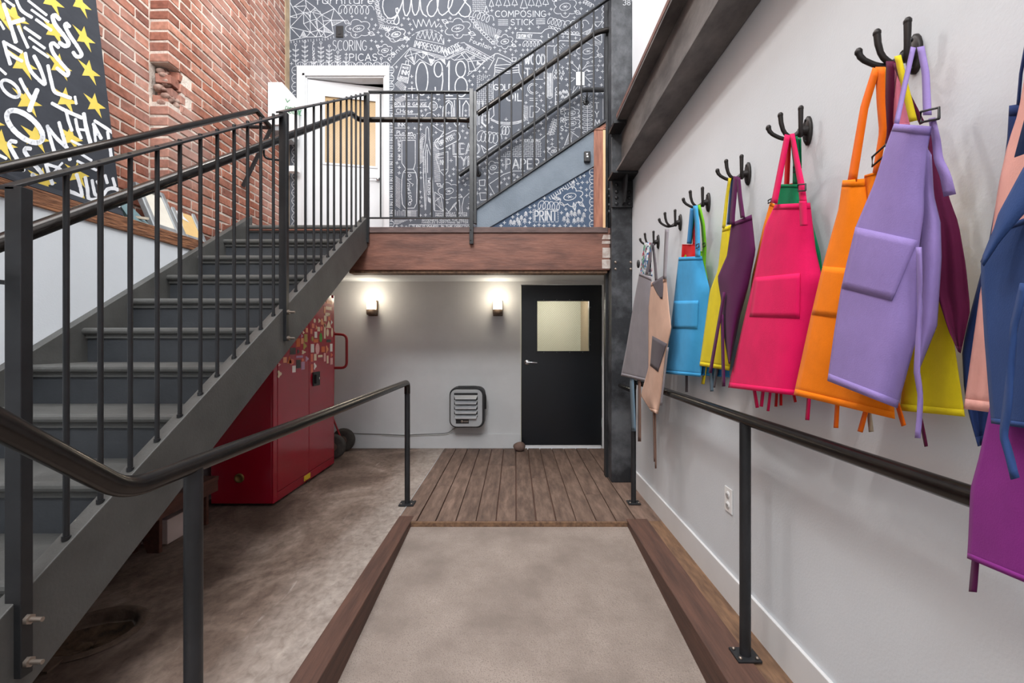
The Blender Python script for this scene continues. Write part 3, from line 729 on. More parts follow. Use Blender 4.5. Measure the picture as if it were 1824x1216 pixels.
mb.build('wire_mesh', M('brass_wire', C(150,118,72), rough=.5), pb_)
s_, h_ = on_door(674, 320); q = DO+u*s_+Vector((0, 0, h_))
mb = MB(); mb.tube([q, q+n_*.05], .010, 10); mb.tube([q+n_*.048+u*.01, q+n_*.048-u*.10], .009, 10); mb.ball(q+n_*.006, .026, .026, .026, 12)
mb.build('lever_handle', m_chrome, d2)
# --- wall sconces
m_lampglass = EM('lit_frosted_glass', (1, .84, .60, 1), 4)
m_sconce = M('aged_bronze', C(110,92,78), C(90,74,62), rough=.5, metal=.3, scale=10)
for nm, px in (('left', 665), ('right', 887)):
    x = P(px, 0, y=YB)[0]; z0, z1 = 1.49, 1.665
    s = empty('wall_sconce', (x, YB, z0), 'small lit bronze wall sconce nearer the red cabinet' if nm == 'left' else 'small lit bronze wall sconce nearer the black door', 'sconce', 'pair of lit sconces on the wall under the landing')
    MB().box(x-.055, x+.055, YB-.018, YB-.001, z0, z1).build('back_plate', m_sconce, s, bev=.008)
    MB().lathe([(.001, 0), (.05, 0), (.056, .02), (.056, .055), (.05, .06), (.001, .06)], (x, YB-.066, z0+.01), n=24).build('base', m_sconce, s)
    MB().lathe([(.001, .07), (.050, .07), (.052, .10), (.052, .15), (.044, .168), (.001, .17)], (x, YB-.066, z0), n=24).build('glass_shade', m_lampglass, s)
    l = bpy.data.lights.new('sconce_bulb', 'POINT'); l.energy = 3.4; l.color = (1, .88, .70); l.shadow_soft_size = .05
    o = bpy.data.objects.new('sconce_bulb', l); COL.objects.link(o); o.location = (x, YB-.16, z1+.01)
# --- unit heater
hx0, hz1, _h = P(801, 688, y=4.90)[0], P(801, 690, y=4.90)[2], 0
hx1, hz0 = P(863, 0, y=4.90)[0], P(0, 761, y=4.90)[2]
he = empty('unit_heater', ((hx0+hx1)/2, 4.9, hz0), 'grey louvred electric unit heater on the wall beside the black door', 'heater')
def rrect(x0, x1, z0, z1, r, n=5):
    out = []
    for cx, cz, a0 in ((x1-r, z1-r, 0), (x0+r, z1-r, 90), (x0+r, z0+r, 180), (x1-r, z0+r, 270)):
        for k in range(n+1): a = math.radians(a0+90*k/n); out.append((cx+r*math.cos(a), cz+r*math.sin(a)))
    return out
m_heat = M('grey_heater_enamel', C(176,178,180), C(168,170,172), rough=.45, scale=4)
m_alu = M('bright_aluminium', C(226,230,234), rough=.3, metal=.8)
MB().prism(rrect(hx0, hx1, hz0, hz1, .075), 'y', 4.885, 5.068).build('casing', M('heater_black_edge', C(30,31,33), rough=.5), he, bev=.004)
MB().prism(rrect(hx0+.012, hx1-.022, hz0+.012, hz1-.02, .065), 'y', 4.872, 4.886).build('face', m_heat, he, bev=.006)
lx0, lx1 = hx0+.052, hx1-.072
MB().box(lx0, lx1, 4.868, 4.873, hz0+.12, hz1-.055).build('opening', m_blk, he)
for k in range(5):
    z = hz1-.095-k*.052
    MB().hexa([(lx0, 4.870, z+.012), (lx1, 4.870, z+.012), (lx1, 4.870, z+.018), (lx0, 4.870, z+.018)],
              [(lx0+.016, 4.835, z-.026), (lx1-.016, 4.835, z-.026), (lx1-.016, 4.835, z-.020), (lx0+.016, 4.835, z-.020)]).build('louvre', m_alu, he)
MB().box(lx0+.02, lx0+.16, 4.866, 4.873, hz0+.05, hz0+.092).build('name_plate', m_blk, he)
MB().ball((lx0+.085, 4.866, hz0+.071), .014, .003, .014, 10).build('maker_badge', m_zinc, he)
for k in range(5):
    MB().box(lx0+.103+k*.0105, lx0+.110+k*.0105, 4.864, 4.867, hz0+.063, hz0+.078).build('maker_letter', m_zinc, he)
mb = MB().tube(rounded([(hx0+.09, 4.93, hz1+.004), (hx1-.06, 4.93, hz1+.006), (hx1+.006, 4.94, hz1-.07), (hx1+.006, 4.95, hz1-.24)], .06), .012, 8).build('flex_conduit', m_blk, he)
# cable to the heater, clipped to the wall
cb = empty('wall_cable', (-1.2, YB-.02, .15), 'thin grey cable running along the wall from the wheels to the heater', 'cable')
pl = [P(a, b, y=YB-.022) for a, b in ((604, 770), (640, 772), (680, 773), (720, 775), (748, 773), (790, 772), (800, 770), (808, 763))]+[(hx0+.11, 5.0, hz0+.01)]
MB().tube(rounded(pl, .05), .005, 6).build('cable', M('grey_cable', C(120,120,120), rough=.6), cb)
MB().tube(rounded([(p[0], p[1]-.001, p[2]-.012) for p in pl[2:]], .05), .004, 6).build('cable', M('pale_cable', C(196,196,194), rough=.6), cb)
# --- stone door stop
mb = MB(); mb.ball((0, 0, 0), .067, .06, .052, 16)
p = P(925, 797, z=.05)
mb.v = [(x*(1+.08*math.sin(5*y*20+z*30))+p[0], y+4.93, z*(1+.1*math.sin(x*40))+.050) for x, y, z in mb.v]
tag(mb.build('door_stone', M('brown_stone', C(120,96,86), C(96,78,70), rough=.8, scale=14, bump=.4, bscale=30)), 'rounded brown stone on the floor at the foot of the black door', 'stone')
# --- red safety cabinet
cx0, cx1, cy0, cy1, ch = -2.225, -1.767, 3.28, 4.38, 1.655
cab = empty('safety_cabinet', ((cx0+cx1)/2, (cy0+cy1)/2, 0), 'tall red steel safety cabinet covered with stickers behind the stair', 'cabinet')
MB().box(cx0, cx1-.012, cy0, cy1, .02, ch).build('body', m_red, cab, bev=.006)
ym = P(550, 0, x=cx1)[1]; ya = P(494.5, 0, x=cx1)[1]; yz = P(594, 0, x=cx1)[1]
MB().box(cx1-.014, cx1, cy0, ya-.004, .02, ch).build('front_stile', m_red, cab, bev=.003)
MB().box(cx1-.014, cx1, yz+.002, cy1, .02, ch).build('front_stile', m_red, cab, bev=.003)
MB().box(cx1-.014, cx1, ya-.004, yz+.002, .02, .085).build('front_rail', m_red, cab, bev=.003)
dA = MB().box(cx1-.016, cx1+.002, ya, ym-.003, .09, ch-.03).build('door', m_red, cab, bev=.003)
dB = MB().box(cx1-.016, cx1+.002, ym+.003, yz-.003, .09, ch-.03).build('door', m_red, cab, bev=.003)
p0 = P(556, 663, x=cx1); p1 = P(568, 685, x=cx1)
hp = MB().box(cx1, cx1+.012, p0[1], p1[1], p1[2], p0[2]).build('latch', m_blk, dB, bev=.003)
MB().box(cx1+.012, cx1+.030, p0[1]+.02, p0[1]+.05, p1[2]+.02, p0[2]-.02).build('paddle', m_irondk, dB, bev=.004)
MB().ball((cx1+.016, p1[1]-.03, (p0[2]+p1[2])/2), .006, .008, .014, 8).build('lock', m_chrome, dB)
p = P(427, 851, y=cy0)
MB().lathe([(.034, 0), (.034, -.01), (.024, -.012), (.022, -.004), (.001, -.003)], (p[0], cy0, p[2]), 'y', 20).build('vent_bung', M('brass_bung', C(140,112,66), rough=.4, metal=.6), cab)
m_yel = M('yellow_label', C(226,190,40), rough=.6)
a_ = P(541.5, 851, x=cx1); b_ = P(552.5, 862, x=cx1)
yl = MB().box(cx1-.001, cx1+.0022, a_[1], b_[1], .035, .078).build('warning_label', m_yel, cab)
# stickers
scol = [M('sticker_%s' % n, C(*c), rough=.55) for n, c in (('cream', (232,212,186)), ('peach', (224,150,110)), ('white', (236,232,228)), ('orange', (206,104,50)), ('mauve', (178,140,170)), ('charcoal', (60,56,58)), ('olive', (178,156,80)), ('salmon', (222,120,96)), ('green', (70,150,50)), ('pink', (226,170,170)))]
def sticker(px, py, w, h, k, kind, par):
    c0 = P(px, py, x=cx1); s = (c0[1])/F
    hw = w*s*.5*2.05; hh = h*s*.5
    if kind == 0: poly = [(-hw, -hh), (hw, -hh), (hw, hh), (-hw, hh)]
    elif kind == 1: poly = [(hw*math.cos(a), hh*math.sin(a)) for a in [i*math.pi/6 for i in range(12)]]
    elif kind == 2: poly = [(-hw, -hh), (hw, -hh), (0, hh)]
    else: poly = [(hw*(.75+.25*math.cos(3*a))*math.cos(a), hh*(.75+.25*math.cos(3*a))*math.sin(a)) for a in [i*math.pi/9 for i in range(18)]]
    MB().prism([(c0[1]+a, c0[2]+b) for a, b in poly], 'x', cx1+.002, cx1+.0035).build('sticker', scol[k], par)
ST = [(585,577,11,14,0,2),(583,592,5,14,0,1),(591,592,4,17,0,1),(578,590,3.5,26,0,0),(571,601,6,17,8,1),(562,596,5,11,2,0),(562,607,9,6,3,0),(585,607,9,5,5,0),(589.5,619,5,14,2,0),(556,620,6,15,2,0),(565,621,8,20,9,1),(575,622,7,10,3,0),(582,622,6,16,1,3),(555,637,4,14,7,0),(561,636,5,12,0,0),(570,634,9,4,0,0),(578,636,4,15,9,0),(583,640,3.5,14,0,0),(590,643,5,12,9,0),(590,632,5,9,7,3),(555,656,4,15,7,0),(560.5,652,6,14,2,3),
      (544,602,6,14,6,0),(537,598,4,8,4,3),(538,607,5,10,1,0),(530.5,610,7,15,3,0),(521,625,10,12,5,0),(530.5,626,5,9,5,3),(542,616,8,15,6,3),(540,627,9,8,0,3),(533,635,12,4,4,0),(546,639,7,11,4,3),(531,648,8,15,5,0),(539,651,6,14,4,0),(538.5,641,4,6,7,1),(523,657,6,12,2,0),(507,641,6,10,1,0),(497,649,5,6,9,3),(497,666,8,15,0,3),(515,640,8,14,3,2),(519,644,9,10,7,1),
      (557,580,5,8,7,0),(563,583,4,9,1,3),(568,571,5,9,0,3),(573,573,5,12,1,1),(579,567,5,10,0,0),(586,566,5,9,7,0),(567,586,5,8,0,0),(572,585,4,8,7,1),(554,590,4,9,7,0),(556,603,4,9,6,1),(546,588,4,8,1,0),(540,592,4,6,0,3),(577,578,4,8,1,0),(583,560,10,6,0,0),(585,549,12,6,0,0),(586,538,12,6,1,0),(578,552,4,12,1,0),(590,574,4,9,2,3),(560,571,4,8,0,1)]
for (px, py, w, h, k, kd) in ST: sticker(px, py, w, h, k, kd, dA if px < 549.5 else dB)
# --- hand truck behind the cabinet
ht = empty('hand_truck', (-1.9, 4.8, 0), 'red hand truck with grey rubber wheels parked behind the cabinet', 'hand truck')
for (x, y) in ((-1.885, 4.93), (-1.87, 4.62)):
    wq = MB().lathe([(.045, -.03), (.10, -.034), (.122, -.02), (.127, 0), (.122, .02), (.10, .034), (.045, .03)], (x, y, .127), 'y', 28).build('wheel', m_rubber, ht)
    MB().lathe([(.001, -.034), (.03, -.036), (.055, -.022), (.062, -.018)], (x, y, .127), 'y', 20).build('hub', M('brown_hub', C(92,74,62), rough=.6), wq)
MB().tube([(-1.88, 4.50, .127), (-1.88, 4.98, .127)], .010, 8).build('axle', m_redpaint, ht)
for y in (4.70, 4.87):
    MB().tube([(-1.99, y, .04), (-1.97, y, 1.31)], .015, 10).build('upright', m_redpaint, ht)
    MB().tube([(-1.98, y, .38), (-1.88, y, .127)], .010, 8).build('strut', m_redpaint, ht)
a, b = P(598, 596, y=4.78), P(620, 655, y=4.78)
MB().tube(rounded([(-1.97, 4.78, a[2]+.01), (-1.795, 4.78, a[2]), (-1.795, 4.78, b[2]), (-1.97, 4.78, b[2])], .06), .014, 10).build('handle_loop', m_redpaint, ht)
for z in (.1, .5, .9, 1.28): MB().tube([(-1.975, 4.70, z), (-1.975, 4.87, z)], .010, 8).build('crossbar', m_redpaint, ht)
MB().box(-2.17, -1.985, 4.66, 4.91, .012, .02).build('toe_plate', m_redpaint, ht)
# --- bench under the stair
be = empty('low_bench', (-2.15, 2.6, 0), 'low brown wooden bench tucked under the stair', 'bench')
MB().box(-2.27, -2.0, 2.10, 3.03, .275, .302).build('seat', m_bench, be, bev=.003)
MB().box(-2.025, -2.0, 2.12, 3.02, .205, .275).build('apron_board', m_bench, be)
MB().box(-2.27, -2.245, 2.12, 3.02, .205, .275).build('apron_board', m_bench, be)
for y in (2.16, 2.56, 2.95):
    MB().prism([(-2.24, 0), (-2.17, 0), (-2.135, .09), (-2.10, 0), (-2.03, 0), (-2.03, .275), (-2.24, .275)], 'y', y, y+.022).build('leg_board', m_bench, be)
bx = MB().box(-2.25, -2.06, 2.66, 2.86, .004, .15)
tag(bx.build('pale_box', M('pale_cardboard', C(206,190,184), C(196,180,174), rough=.8, scale=6), bev=.003), 'pale box standing under the low brown bench', 'box')
# --- copper pipe on the brick
cp = empty('copper_pipe', (-2.53, 4.17, 2.3), 'thin copper pipe running up the brick wall', 'pipe')
m_cop = M('copper', C(150,108,76), C(120,84,58), rough=.4, metal=.6, scale=8)
MB().tube([(-2.525, 4.185, 2.30), (-2.525, 4.185, 7.4)], .013, 10).build('riser', m_cop, cp)
MB().tube(rounded([(-2.525, 4.185, 2.34), (-2.525, 4.185, 2.315), (-2.525, 4.40, 2.30), (-2.525, 4.42, 2.20)], .03), .011, 8).build('branch', m_cop, cp)
p = P(444, 119, x=-2.525)
MB().tube([(-2.54, 4.185, p[2]), (-2.505, 4.185, p[2])], .018, 8).build('clip', m_zinc, cp)
# --- white emergency box in the corner
eb = empty('emergency_box', (-2.47, 4.85, 3.4), 'white emergency cabinet with green lettering in the corner by the upper door', 'cabinet')
z1, z0 = P(0, 146, y=4.62)[2], P(0, 222, y=4.62)[2]
m_ebox = M('white_plastic', C(238,240,240), rough=.4)
MB().box(-2.549, -2.40, 4.62, 4.985, z0, z1).build('case', m_ebox, eb, bev=.006)
MB().box(-2.540, -2.42, 4.64, 4.98, z0-.05, z0).build('underside', M('grey_plastic', C(150,156,160), rough=.5), eb, bev=.004)
MB().box(-2.50, -2.395, 4.93, 5.0, z0-.36, z0-.30).build('junction', m_ebox, eb)
# --- small fittings
p = P(599, 47, y=YB); q = P(612, 67, y=YB)
th = empty('black_wall_plate', (p[0]+.04, YB, q[2]), 'small black wall plate above the lettering on the slate wall', 'wall plate')
MB().box(p[0], q[0], YB-.012, YB-.001, q[2], p[2]).build('plate', m_blk, th, bev=.002)
MB().box(p[0]+.026, q[0]-.026, YB-.016, YB-.012, q[2]+.03, p[2]-.03).build('slot', m_irondk, th)
p = P(1026, 129, y=YB); q = P(1041, 152.5, y=YB)
sw = empty('light_switch', ((p[0]+q[0])/2, YB, q[2]), 'white light switch plate on the slate wall above the handrail', 'switch')
MB().box(p[0], q[0], YB-.010, YB-.001, q[2], p[2]).build('plate', m_ebox, sw, bev=.002)
MB().box(p[0]+.035, q[0]-.035, YB-.018, YB-.010, q[2]+.05, p[2]-.05).build('toggle', m_ebox, sw, bev=.001)
p = P(1040.5, 269, y=YL-.03); q = P(1052, 288, y=YL-.03)
cm = empty('door_camera', ((p[0]+q[0])/2, YL, q[2]), 'small black camera fixed to the blue-grey stringer', 'camera')
MB().box(p[0], q[0], YL-.034, YL-.002, q[2], p[2]).build('body', m_blk, cm, bev=.008)
MB().lathe([(.001, -.004), (.010, -.004), (.012, 0)], ((p[0]+q[0])/2, YL-.034, p[2]-.03), 'y', 14).build('lens', m_chrome, cm)
MB().box((p[0]+q[0])/2-.008, (p[0]+q[0])/2+.008, YL-.036, YL-.034, q[2]+.038, q[2]+.05).build('sensor', m_ebox, cm)
p = P(1299, 890, x=XR)
ol = empty('power_outlet', (XR, p[1], p[2]-.06), 'white double power outlet low on the white wall', 'outlet')
MB().box(XR-.006, XR-.0005, p[1]-.036, p[1]+.036, p[2]-.057, p[2]+.057).build('plate', m_ebox, ol, bev=.002)
for dz in (-.024, .024):
    f = MB().lathe([(.001, -.004), (.016, -.004), (.017, 0)], (XR-.006, p[1], p[2]+dz), 'x', 16).build('socket', m_trimwhite, ol)
    for dy in (-.006, .006): MB().box(XR-.0112, XR-.010, p[1]+dy-.001, p[1]+dy+.001, p[2]+dz-.004, p[2]+dz+.006).build('slot', m_blk, f)
# --- things on the ledge
lz_ = 1.948
def lean_frame(name, label, y0, y1, h, mat, x0, face, torn=None):
    o = empty(name, (x0, (y0+y1)/2, lz_), label, 'sign')
    tilt = .34; tx = -.13*h/.3
    def q(s, v, t): return (x0+tx*v+t, y0+(y1-y0)*s, lz_+.002+h*v)
    fr = MB()
    def bar(s0, s1, v0, v1, t0, t1): fr.hexa([q(s0, v0, t0), q(s1, v0, t0), q(s1, v1, t0), q(s0, v1, t0)], [q(s0, v0, t1), q(s1, v0, t1), q(s1, v1, t1), q(s0, v1, t1)])
    bar(0, .16, 0, 1, -.03, .012); bar(.84, 1, 0, 1, -.03, .012); bar(.16, .84, 0, .12, -.03, .012); bar(.16, .84, .88, 1, -.03, .012)
    fr.build('frame', m_galv, o, bev=.006)
    pm = MB(); pm.hexa([q(.14, .1, -.02), q(.86, .1, -.02), q(.86, .9, -.02), q(.14, .9, -.02)], [q(.14, .1, .002), q(.86, .1, .002), q(.86, .9, .002), q(.14, .9, .002)])
    pm.build('panel', face, o)
    if torn:
        tm = MB(); pl = [q(s, v, .004) for s, v in torn]; tm.add(pl, [tuple(range(len(pl)))]); tm.build('torn_facing', m_trimwhite, o)
m_galv = M('galvanised_channel', C(160,164,166), C(126,130,134), rough=.4, metal=.4, scale=6)
m_ivory = M('ivory_panel', C(226,222,210), C(212,206,192), rough=.6, scale=5)
m_butter = M('butter_yellow_panel', C(224,190,130), C(210,172,112), rough=.6, scale=5)
lean_frame('leaning_ivory_panel', 'galvanised frame with an ivory panel leaning on the brick above the ledge', 2.93, 3.17, .30, m_galv, -2.36, m_ivory)
lean_frame('leaning_yellow_panel', 'galvanised frame with a torn yellow panel leaning beside the ivory one', 3.19, 3.44, .25, m_galv, -2.365, m_butter, [(.15, .9), (.5, .9), (.42, .7), (.6, .55), (.3, .6), (.15, .2)])
m_teal = M('teal_sheet', C(104,132,138), C(86,112,118), rough=.5, scale=6)
m_scrapw = M('pale_scrap', C(186,178,160), C(150,142,126), rough=.8, scale=10)
tag(MB().hexa([(-2.47, 2.80, lz_), (-2.36, 2.76, lz_), (-2.36, 2.90, lz_+.01), (-2.47, 2.90, lz_+.01)], [(-2.48, 2.78, lz_+.13), (-2.46, 2.77, lz_+.13), (-2.44, 2.83, lz_+.13), (-2.47, 2.84, lz_+.13)]).build('teal_scrap', m_teal), 'small teal sheet metal scrap on the ledge', 'scrap')
tag(MB().prism([(2.66, lz_+.001), (2.80, lz_+.001), (2.80, lz_+.09), (2.70, lz_+.15), (2.62, lz_+.17)], 'x', -2.50, -2.47).build('black_board', m_blk), 'black board edge on the ledge beside the painted board', 'board')
for k, (y, x, l, a, lab) in enumerate(((2.69, -2.40, .15, .5, 'pale wooden offcut nearest the painted board on the ledge'), (2.75, -2.42, .12, -.4, 'pale wooden offcut in the middle of the ledge clutter'), (2.83, -2.385, .10, .9, 'pale wooden offcut nearest the teal scrap on the ledge'))):
    c, s = math.cos(a)*l/2, math.sin(a)*l/2; z = lz_+.001+.016*k
    tag(MB().hexa([(x-s-.012, y-c, z), (x-s+.012, y-c, z), (x+s+.012, y+c, z), (x+s-.012, y+c, z)], [(x-s-.012, y-c, z+.015), (x-s+.012, y-c, z+.015), (x+s+.012, y+c, z+.015), (x+s-.012, y+c, z+.015)]).build('wood_offcut', m_scrapw), lab, 'offcut', 'offcuts on the ledge')
tag(MB().tube([(-2.44, 2.62, lz_+.066), (-2.45, 2.72, lz_+.066)], .018, 10).build('dark_tube', m_irondk), 'short dark tube lying on the ledge clutter', 'tube')
# ================================================================ CHALK MURAL (flat lettering and line drawing on the slate wall)
def arc(cx, cy, rx, ry, a0, a1, n=8):
    return [(cx+rx*math.cos(math.radians(a0+(a1-a0)*i/n)), cy+ry*math.sin(math.radians(a0+(a1-a0)*i/n))) for i in range(n+1)]
# single-stroke letters on a unit box, y up
G = {
 'A': (.7, [[(0,0),(.35,1),(.7,0)],[(.13,.36),(.57,.36)]]), 'B': (.6, [[(0,0),(0,1),(.35,1)]+arc(.35,.75,.2,.25,90,-90,5)+[(0,.5)],[(.35,.5)]+arc(.38,.25,.22,.25,90,-90,5)+[(0,0)]]),
 'C': (.65, [arc(.38,.5,.38,.5,50,310,10)]), 'D': (.65, [[(0,0),(0,1),(.25,1)]+arc(.25,.5,.4,.5,90,-90,8)+[(0,0)]]),
 'E': (.55, [[(.55,0),(0,0),(0,1),(.55,1)],[(0,.52),(.45,.52)]]), 'F': (.55, [[(0,0),(0,1),(.55,1)],[(0,.52),(.45,.52)]]),
 'G': (.7, [arc(.38,.5,.38,.5,50,330,10)+[(.7,.42),(.42,.42)]]), 'H': (.65, [[(0,0),(0,1)],[(.65,0),(.65,1)],[(0,.5),(.65,.5)]]),
 'I': (.1, [[(.05,0),(.05,1)]]), 'J': (.45, [[(.45,1),(.45,.25)]+arc(.22,.22,.22,.22,0,-180,5)]), 'K': (.6, [[(0,0),(0,1)],[(.6,1),(0,.42)],[(.18,.58),(.6,0)]]),
 'L': (.5, [[(0,1),(0,0),(.5,0)]]), 'M': (.8, [[(0,0),(.08,1),(.4,.3),(.72,1),(.8,0)]]), 'N': (.65, [[(0,0),(0,1),(.65,0),(.65,1)]]),
 'O': (.75, [arc(.375,.5,.375,.5,0,360,14)]), 'P': (.55, [[(0,0),(0,1),(.3,1)]+arc(.3,.74,.25,.26,90,-90,6)+[(0,.48)]]), 'Q': (.75, [arc(.375,.5,.375,.5,0,360,14),[(.45,.2),(.75,-.05)]]),
 'R': (.6, [[(0,0),(0,1),(.3,1)]+arc(.3,.75,.25,.25,90,-90,6)+[(0,.5)],[(.25,.5),(.6,0)]]), 'S': (.55, [arc(.28,.75,.26,.25,40,250,7)+arc(.27,.25,.27,.25,80,-150,8)]),
 'T': (.65, [[(0,1),(.65,1)],[(.325,1),(.325,0)]]), 'U': (.65, [[(0,1),(0,.3)]+arc(.325,.3,.325,.3,180,360,7)+[(.65,1)]]), 'V': (.65, [[(0,1),(.325,0),(.65,1)]]),
 'W': (.9, [[(0,1),(.22,0),(.45,.75),(.68,0),(.9,1)]]), 'X': (.6, [[(0,0),(.6,1)],[(0,1),(.6,0)]]), 'Y': (.65, [[(0,1),(.325,.5),(.65,1)],[(.325,.5),(.325,0)]]), 'Z': (.6, [[(0,1),(.6,1),(0,0),(.6,0)]]),
 'a': (.5, [arc(.25,.27,.25,.27,0,360,9),[(.5,.55),(.5,0)]]), 'c': (.45, [arc(.25,.27,.25,.27,50,310,7)]), 'd': (.5, [arc(.25,.27,.25,.27,0,360,9),[(.5,1),(.5,0)]]), 'e': (.5, [[(0,.28),(.5,.28)]+arc(.25,.28,.25,.28,0,310,9)]),
 'f': (.4, [arc(.3,.8,.15,.2,30,180,5)+[(.15,-.1)],[(0,.5),(.35,.5)]]), 'h': (.5, [[(0,1),(0,0)],[(0,.35)]+arc(.25,.33,.25,.22,180,0,5)+[(.5,0)]]), 'i': (.12, [[(.05,.55),(.05,0)],[(.05,.72),(.05,.76)]]), 'l': (.12, [[(.05,1),(.05,0)]]),
 'n': (.5, [[(0,.55),(0,0)],[(0,.33)]+arc(.25,.33,.25,.22,180,0,5)+[(.5,0)]]), 'o': (.5, [arc(.25,.27,.25,.27,0,360,10)]), 'p': (.5, [[(0,.55),(0,-.4)],arc(.25,.27,.25,.27,0,360,9)]), 'r': (.35, [[(0,.55),(0,0)],[(0,.3)]+arc(.25,.3,.25,.25,180,60,4)]),
 's': (.4, [arc(.2,.41,.18,.14,40,250,5)+arc(.2,.13,.2,.14,80,-150,6)]), 't': (.35, [[(.15,.9),(.15,.1),(.3,0)],[(0,.55),(.35,.55)]]), 'u': (.5, [[(0,.55),(0,.2)]+arc(.25,.2,.25,.2,180,360,5)+[(.5,.55)],[(.5,.3),(.5,0)]]), 'w': (.7, [[(0,.55),(.17,0),(.35,.4),(.52,0),(.7,.55)]]),
 ' ': (.35, []), "'": (.1, [[(.05,1),(.02,.8)]]), '3': (.5, [arc(.22,.75,.25,.25,150,-80,7)+arc(.22,.25,.28,.25,80,-150,7)]), '8': (.5, [arc(.25,.75,.2,.25,0,360,10),arc(.25,.25,.25,.25,0,360,10)]), '"': (.2, [[(.05,1),(.05,.8)],[(.17,1),(.17,.8)]]),
}
STK = []                 # (polyline in photo pixels, width in pixels)
def S(pts, w=1.25): STK.append((list(pts), w))
def text(s, x, y, h, width=None, rot=0, w=1.25, track=.22, ws=1.0):
    """baseline start (x, y) in photo pixels, letter height h, fitted to width; rot in degrees, clockwise on the picture"""
    tot = sum(G[c][0]*ws+track for c in s)-track
    kx = (width/(tot*h)) if width else 1
    cr, sr = math.cos(math.radians(rot)), math.sin(math.radians(rot)); cx = 0
    for c in s:
        for pl in G[c][1]:
            out = []
            for (a, b) in pl:
                u, v = (cx+a*ws)*h*kx, -b*h
                out.append((x+u*cr-v*sr, y+u*sr+v*cr))
            S(out, w)
        cx += G[c][0]*ws+track
def vtext(s, x, y0, y1, h, w=1.2):
    for i, c in enumerate(s): text(c, x-.3*h, y0+(y1-y0)*(i+1)/len(s), h, None, 0, w)
def flower(cx, cy, rx, ry, n=6, rot=0, leaves=2, w=1.2):
    pts = []
    for k in range(n*8+1):
        a = 2*math.pi*k/(n*8); r = .72+.28*abs(math.sin(n*a/2))
        pts.append((cx+rx*r*math.cos(a+rot), cy+ry*r*math.sin(a+rot)))
    S(pts, w)
    t = -.25; S([(cx+rx*.45*math.cos(a)*math.cos(t)-ry*.33*math.sin(a)*math.sin(t), cy+rx*.45*math.cos(a)*math.sin(t)+ry*.33*math.sin(a)*math.cos(t)) for a in [i*math.pi/8 for i in range(17)]], w)
    for a in (0, 1.05, 2.1): S([(cx-.22*rx*math.cos(a), cy-.16*ry*math.sin(a)), (cx+.22*rx*math.cos(a), cy+.16*ry*math.sin(a))], 1)
    for k in range(leaves):
        a = rot+.5+k*math.pi*1.05; bx, by = cx+rx*.85*math.cos(a), cy+ry*.85*math.sin(a); tx, ty = cx+rx*1.45*math.cos(a), cy+ry*1.4*math.sin(a)
        nx, ny = -(ty-by)*.3, (tx-bx)*.3; mx, my = (bx+tx)/2, (by+ty)/2
        S([(bx, by), (mx+nx, my+ny), (tx, ty), (mx-nx, my-ny), (bx, by)], w); S([(bx, by), (tx, ty)], .9)
def hatch(x0, y0, x1, y1, n, dx, dy, w=1.0):
    for k in range(n):
        t = k/max(1, n-1); x, y = x0+(x1-x0)*t, y0+(y1-y0)*t; S([(x, y), (x+dx, y+dy)], w)
def coil(x0, y0, x1, y1, n, r, w=1.2):
    pts = []
    for k in range(n*10+1):
        t = k/(n*10); a = 2*math.pi*n*t
        dx, dy = (x1-x0), (y1-y0); L_ = math.hypot(dx, dy); ux, uy = dx/L_, dy/L_
        pts.append((x0+dx*t+r*(.55*math.cos(a)*ux-math.sin(a)*uy*.9), y0+dy*t+r*(.55*math.cos(a)*uy+math.sin(a)*ux*.9)))
    S(pts, w)
def scallops(x0, y0, x1, y1, n, out, bars=3):
    dx, dy = (x1-x0)/n, (y1-y0)/n; r = math.hypot(dx, dy)/2
    for k in range(n):
        cx, cy = x0+dx*(k+.5), y0+dy*(k+.5); ux, uy = dx/(2*r), dy/(2*r)
        S([(cx+r*math.cos(a)*ux+out[0]*r*math.sin(a), cy+r*math.cos(a)*uy+out[1]*r*math.sin(a)) for a in [i*math.pi/8 for i in range(9)]], 1.2)
        for j in range(bars):
            s = (j-(bars-1)/2)*r*.55
            S([(cx+ux*s, cy+uy*s), (cx+ux*s+out[0]*r*.7, cy+uy*s+out[1]*r*.7)], 1.0)
def stem(x, y0, y1, n, sp=5.5):
    S([(x, y0), (x, y1)], 1.1); S(arc(x, y0-1.5, 2, 2, 0, 360, 8), 1.1)
    for k in range(n):
        y = y0+4+(y1-y0-8)*(k+.5)/n
        for s in (-1, 1): S([(x, y+2), (x+s*sp*.6, y+.8), (x+s*sp, y-2), (x+s*sp*.4, y-1.2), (x, y+2)], 1.0)
def tree(x, y, w, h):
    S([(x, y-h), (x-w, y), (x+w, y), (x, y-h)], 1.2); S([(x, y), (x, y+3)], 1.2)
def fir(x, y, h):
    S([(x, y), (x, y-h)], 1.1)
    for k in range(3):
        yy = y-h+h*.25*k; S([(x-2.5-.4*k, yy+3), (x, yy), (x+2.5+.4*k, yy+3)], 1.0)
def z_(ox, oy, s): return lambda l: [(ox+a/s, oy+b/s) for a, b in l]
A, B, Cz, Dz, Ez, Fz, Gz = z_(508, 0, 9.12), z_(690, 0, 9.12), z_(880, 0, 9.12), z_(680, 100, 9.12), z_(870, 90, 8.686), z_(690, 220, 6.4), z_(845, 200, 5.79)
